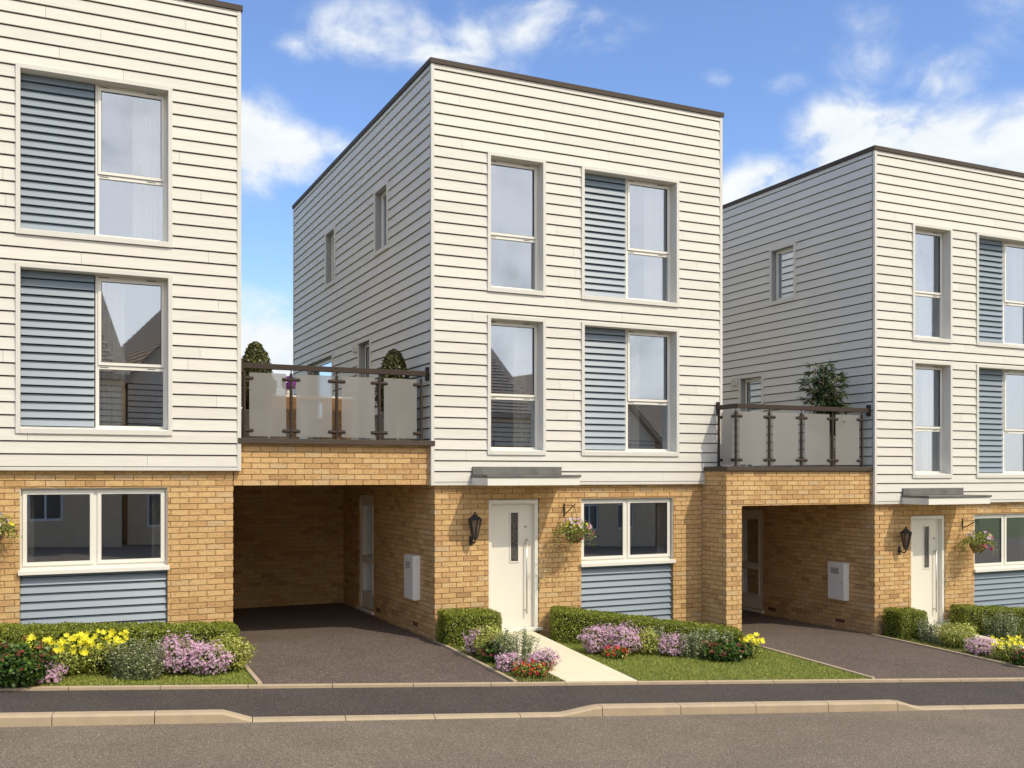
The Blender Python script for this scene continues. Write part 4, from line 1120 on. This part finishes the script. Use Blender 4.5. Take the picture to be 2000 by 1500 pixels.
def fbm(scale, det, dist=0, zs=1.0, off=0):
    mp = nt.nodes.new('ShaderNodeMapping'); mp.inputs['Scale'].default_value = (1, 1, zs); mp.inputs['Location'].default_value = (off, off*.7, 0)
    L(nt, tc.outputs['Generated'], mp.inputs[0])
    n = nt.nodes.new('ShaderNodeTexNoise'); n.inputs['Scale'].default_value = scale; n.inputs['Detail'].default_value = det; n.inputs['Roughness'].default_value = .58; n.inputs['Distortion'].default_value = dist
    L(nt, mp.outputs[0], n.inputs['Vector']); return n.outputs['Fac']
F1 = fbm(11, 10, .35, 1.5); F2 = fbm(4, 6, .2, 1.3, 3.1)
acc = None
BLOBS = [ # azimuth, elevation, half widths, strength
 (17.0, 23.6, 4.0, 2.0, .56), (21.5, 23.6, 3.4, 2.2, .60), (27.5, 24.3, 5.4, 2.0, .54), (13.0, 22.8, 1.5, 1.0, .5), (24.5, 21.5, 5.5, 1.8, .34),
 (10.0, 17.6, 2.6, 2.4, 1.15), (12.8, 17.4, 2.2, 1.5, .85), (15.2, 18.0, 1.6, 1.0, .60), (11.0, 5.5, 4.0, 3.6, 1.05),
 (36.9, 21.2, 1.1, .7, .55), (40.5, 20.7, 1.8, .7, .45), (40.5, 22.6, 3.0, 1.5, .25),
 (43.4, 17.5, 2.4, 2.3, 1.15), (47.5, 16.4, 4.2, 2.6, 1.05), (52.5, 15.4, 4.2, 2.6, 1.0), (40.0, 15.2, 3.0, 1.9, 1.0), (37.2, 13.8, 2.4, 1.9, .9),
 (48.6, 20.0, 2.2, 1.7, .62), (44.8, 21.8, 2.6, 2.4, .42), (53, 22.5, 5, 2.2, .38), (33, 12, 12, 3.5, .6), (50, 13.5, 9, 2.6, 1.0),
]
for a0, e0, wa, we, st in BLOBS:
    da = MA('DIVIDE', MA('SUBTRACT', AZ, a0), wa); de = MA('DIVIDE', MA('SUBTRACT', EL, e0), we)
    g = MA('MULTIPLY', MA('EXPONENT', MA('MULTIPLY', MA('ADD', MA('MULTIPLY', da, da), MA('MULTIPLY', de, de)), -.8)), st)
    acc = g if acc is None else MA('MAXIMUM', acc, g)
# generic broken cloud away from the part the photograph shows, so other views and the panes stay plausible
away = MA('MINIMUM', MA('MAXIMUM', MA('DIVIDE', MA('SUBTRACT', MA('ABSOLUTE', MA('SUBTRACT', AZ, 31)), 34), 20), 0), 1)
gen = MA('MULTIPLY', MA('MULTIPLY', away, .6), MA('MINIMUM', MA('MAXIMUM', MA('MULTIPLY', MA('SUBTRACT', F2, .40), 4.0), 0), 1))
acc = MA('MAXIMUM', acc, gen)
dens = MA('MULTIPLY', acc, MA('MULTIPLY_ADD', F1, 3.5, -.88))
cl = nt.nodes.new('ShaderNodeMapRange'); cl.interpolation_type = 'SMOOTHSTEP'; cl.inputs['From Min'].default_value = .16; cl.inputs['From Max'].default_value = .80
L(nt, dens, cl.inputs['Value'])
STR = .10
tint = nt.nodes.new('ShaderNodeMix'); tint.data_type = 'RGBA'; tint.blend_type = 'MULTIPLY'; tint.inputs[0].default_value = 1; tint.inputs[7].default_value = (1.53, 1.69, 2.03, 1)
L(nt, sky.outputs[0], tint.inputs[6])
mixc = nt.nodes.new('ShaderNodeMix'); mixc.data_type = 'RGBA'
crv = nt.nodes.new('ShaderNodeMapRange'); crv.inputs['From Min'].default_value = .3; crv.inputs['From Max'].default_value = .75; L(nt, F1, crv.inputs['Value'])
cc = nt.nodes.new('ShaderNodeMix'); cc.data_type = 'RGBA'; cc.inputs[6].default_value = (7.2, 7.9, 8.8, 1); cc.inputs[7].default_value = (9.6, 9.8, 9.6, 1); L(nt, crv.outputs[0], cc.inputs[0])
# bright hazy glow of the sky on the sun's side
dsun = MA('ADD', MA('MULTIPLY', sx.outputs[0], .5), MA('MULTIPLY', sx.outputs[1], -.866))
hz = nt.nodes.new('ShaderNodeMapRange'); hz.interpolation_type = 'SMOOTHSTEP'; hz.inputs['From Min'].default_value = .0; hz.inputs['From Max'].default_value = .7; hz.inputs['To Max'].default_value = .8; L(nt, dsun, hz.inputs['Value'])
hm = nt.nodes.new('ShaderNodeMix'); hm.data_type = 'RGBA'; hm.inputs[7].default_value = (17.5, 16.5, 15.2, 1); L(nt, hz.outputs[0], hm.inputs[0]); L(nt, tint.outputs[2], hm.inputs[6])
L(nt, cl.outputs[0], mixc.inputs[0]); L(nt, hm.outputs[2], mixc.inputs[6]); L(nt, cc.outputs[2], mixc.inputs[7])
L(nt, mixc.outputs[2], bg.inputs[0]); bg.inputs[1].default_value = STR; L(nt, bg.outputs[0], wo.inputs[0])

sd = bpy.data.lights.new('sun', 'SUN'); sd.energy = 2.7; sd.angle = R(.5); sd.color = (1, .91, .74)
so = bpy.data.objects.new('sun', sd); C.objects.link(so); so.rotation_euler = (-SUN).to_track_quat('-Z', 'Y').to_euler(); so.location = (10, -20, 25)

cd = bpy.data.cameras.new('camera'); co = bpy.data.objects.new('camera', cd); C.objects.link(co)
co.location = CAM; co.rotation_euler = (R(90), 0, -math.asin(ST)); cd.sensor_width = 36; cd.lens = 1945/2000*36; cd.shift_y = (926-750)/2000
cd.clip_start = .1; cd.clip_end = 2000
sc.camera = co
sc.view_settings.view_transform = 'Standard'; sc.view_settings.look = 'None'; sc.view_settings.exposure = .10; sc.view_settings.gamma = 1
sc.render.engine = 'CYCLES'; sc.cycles.max_bounces = 8; sc.cycles.transparent_max_bounces = 12; sc.cycles.use_denoising = True
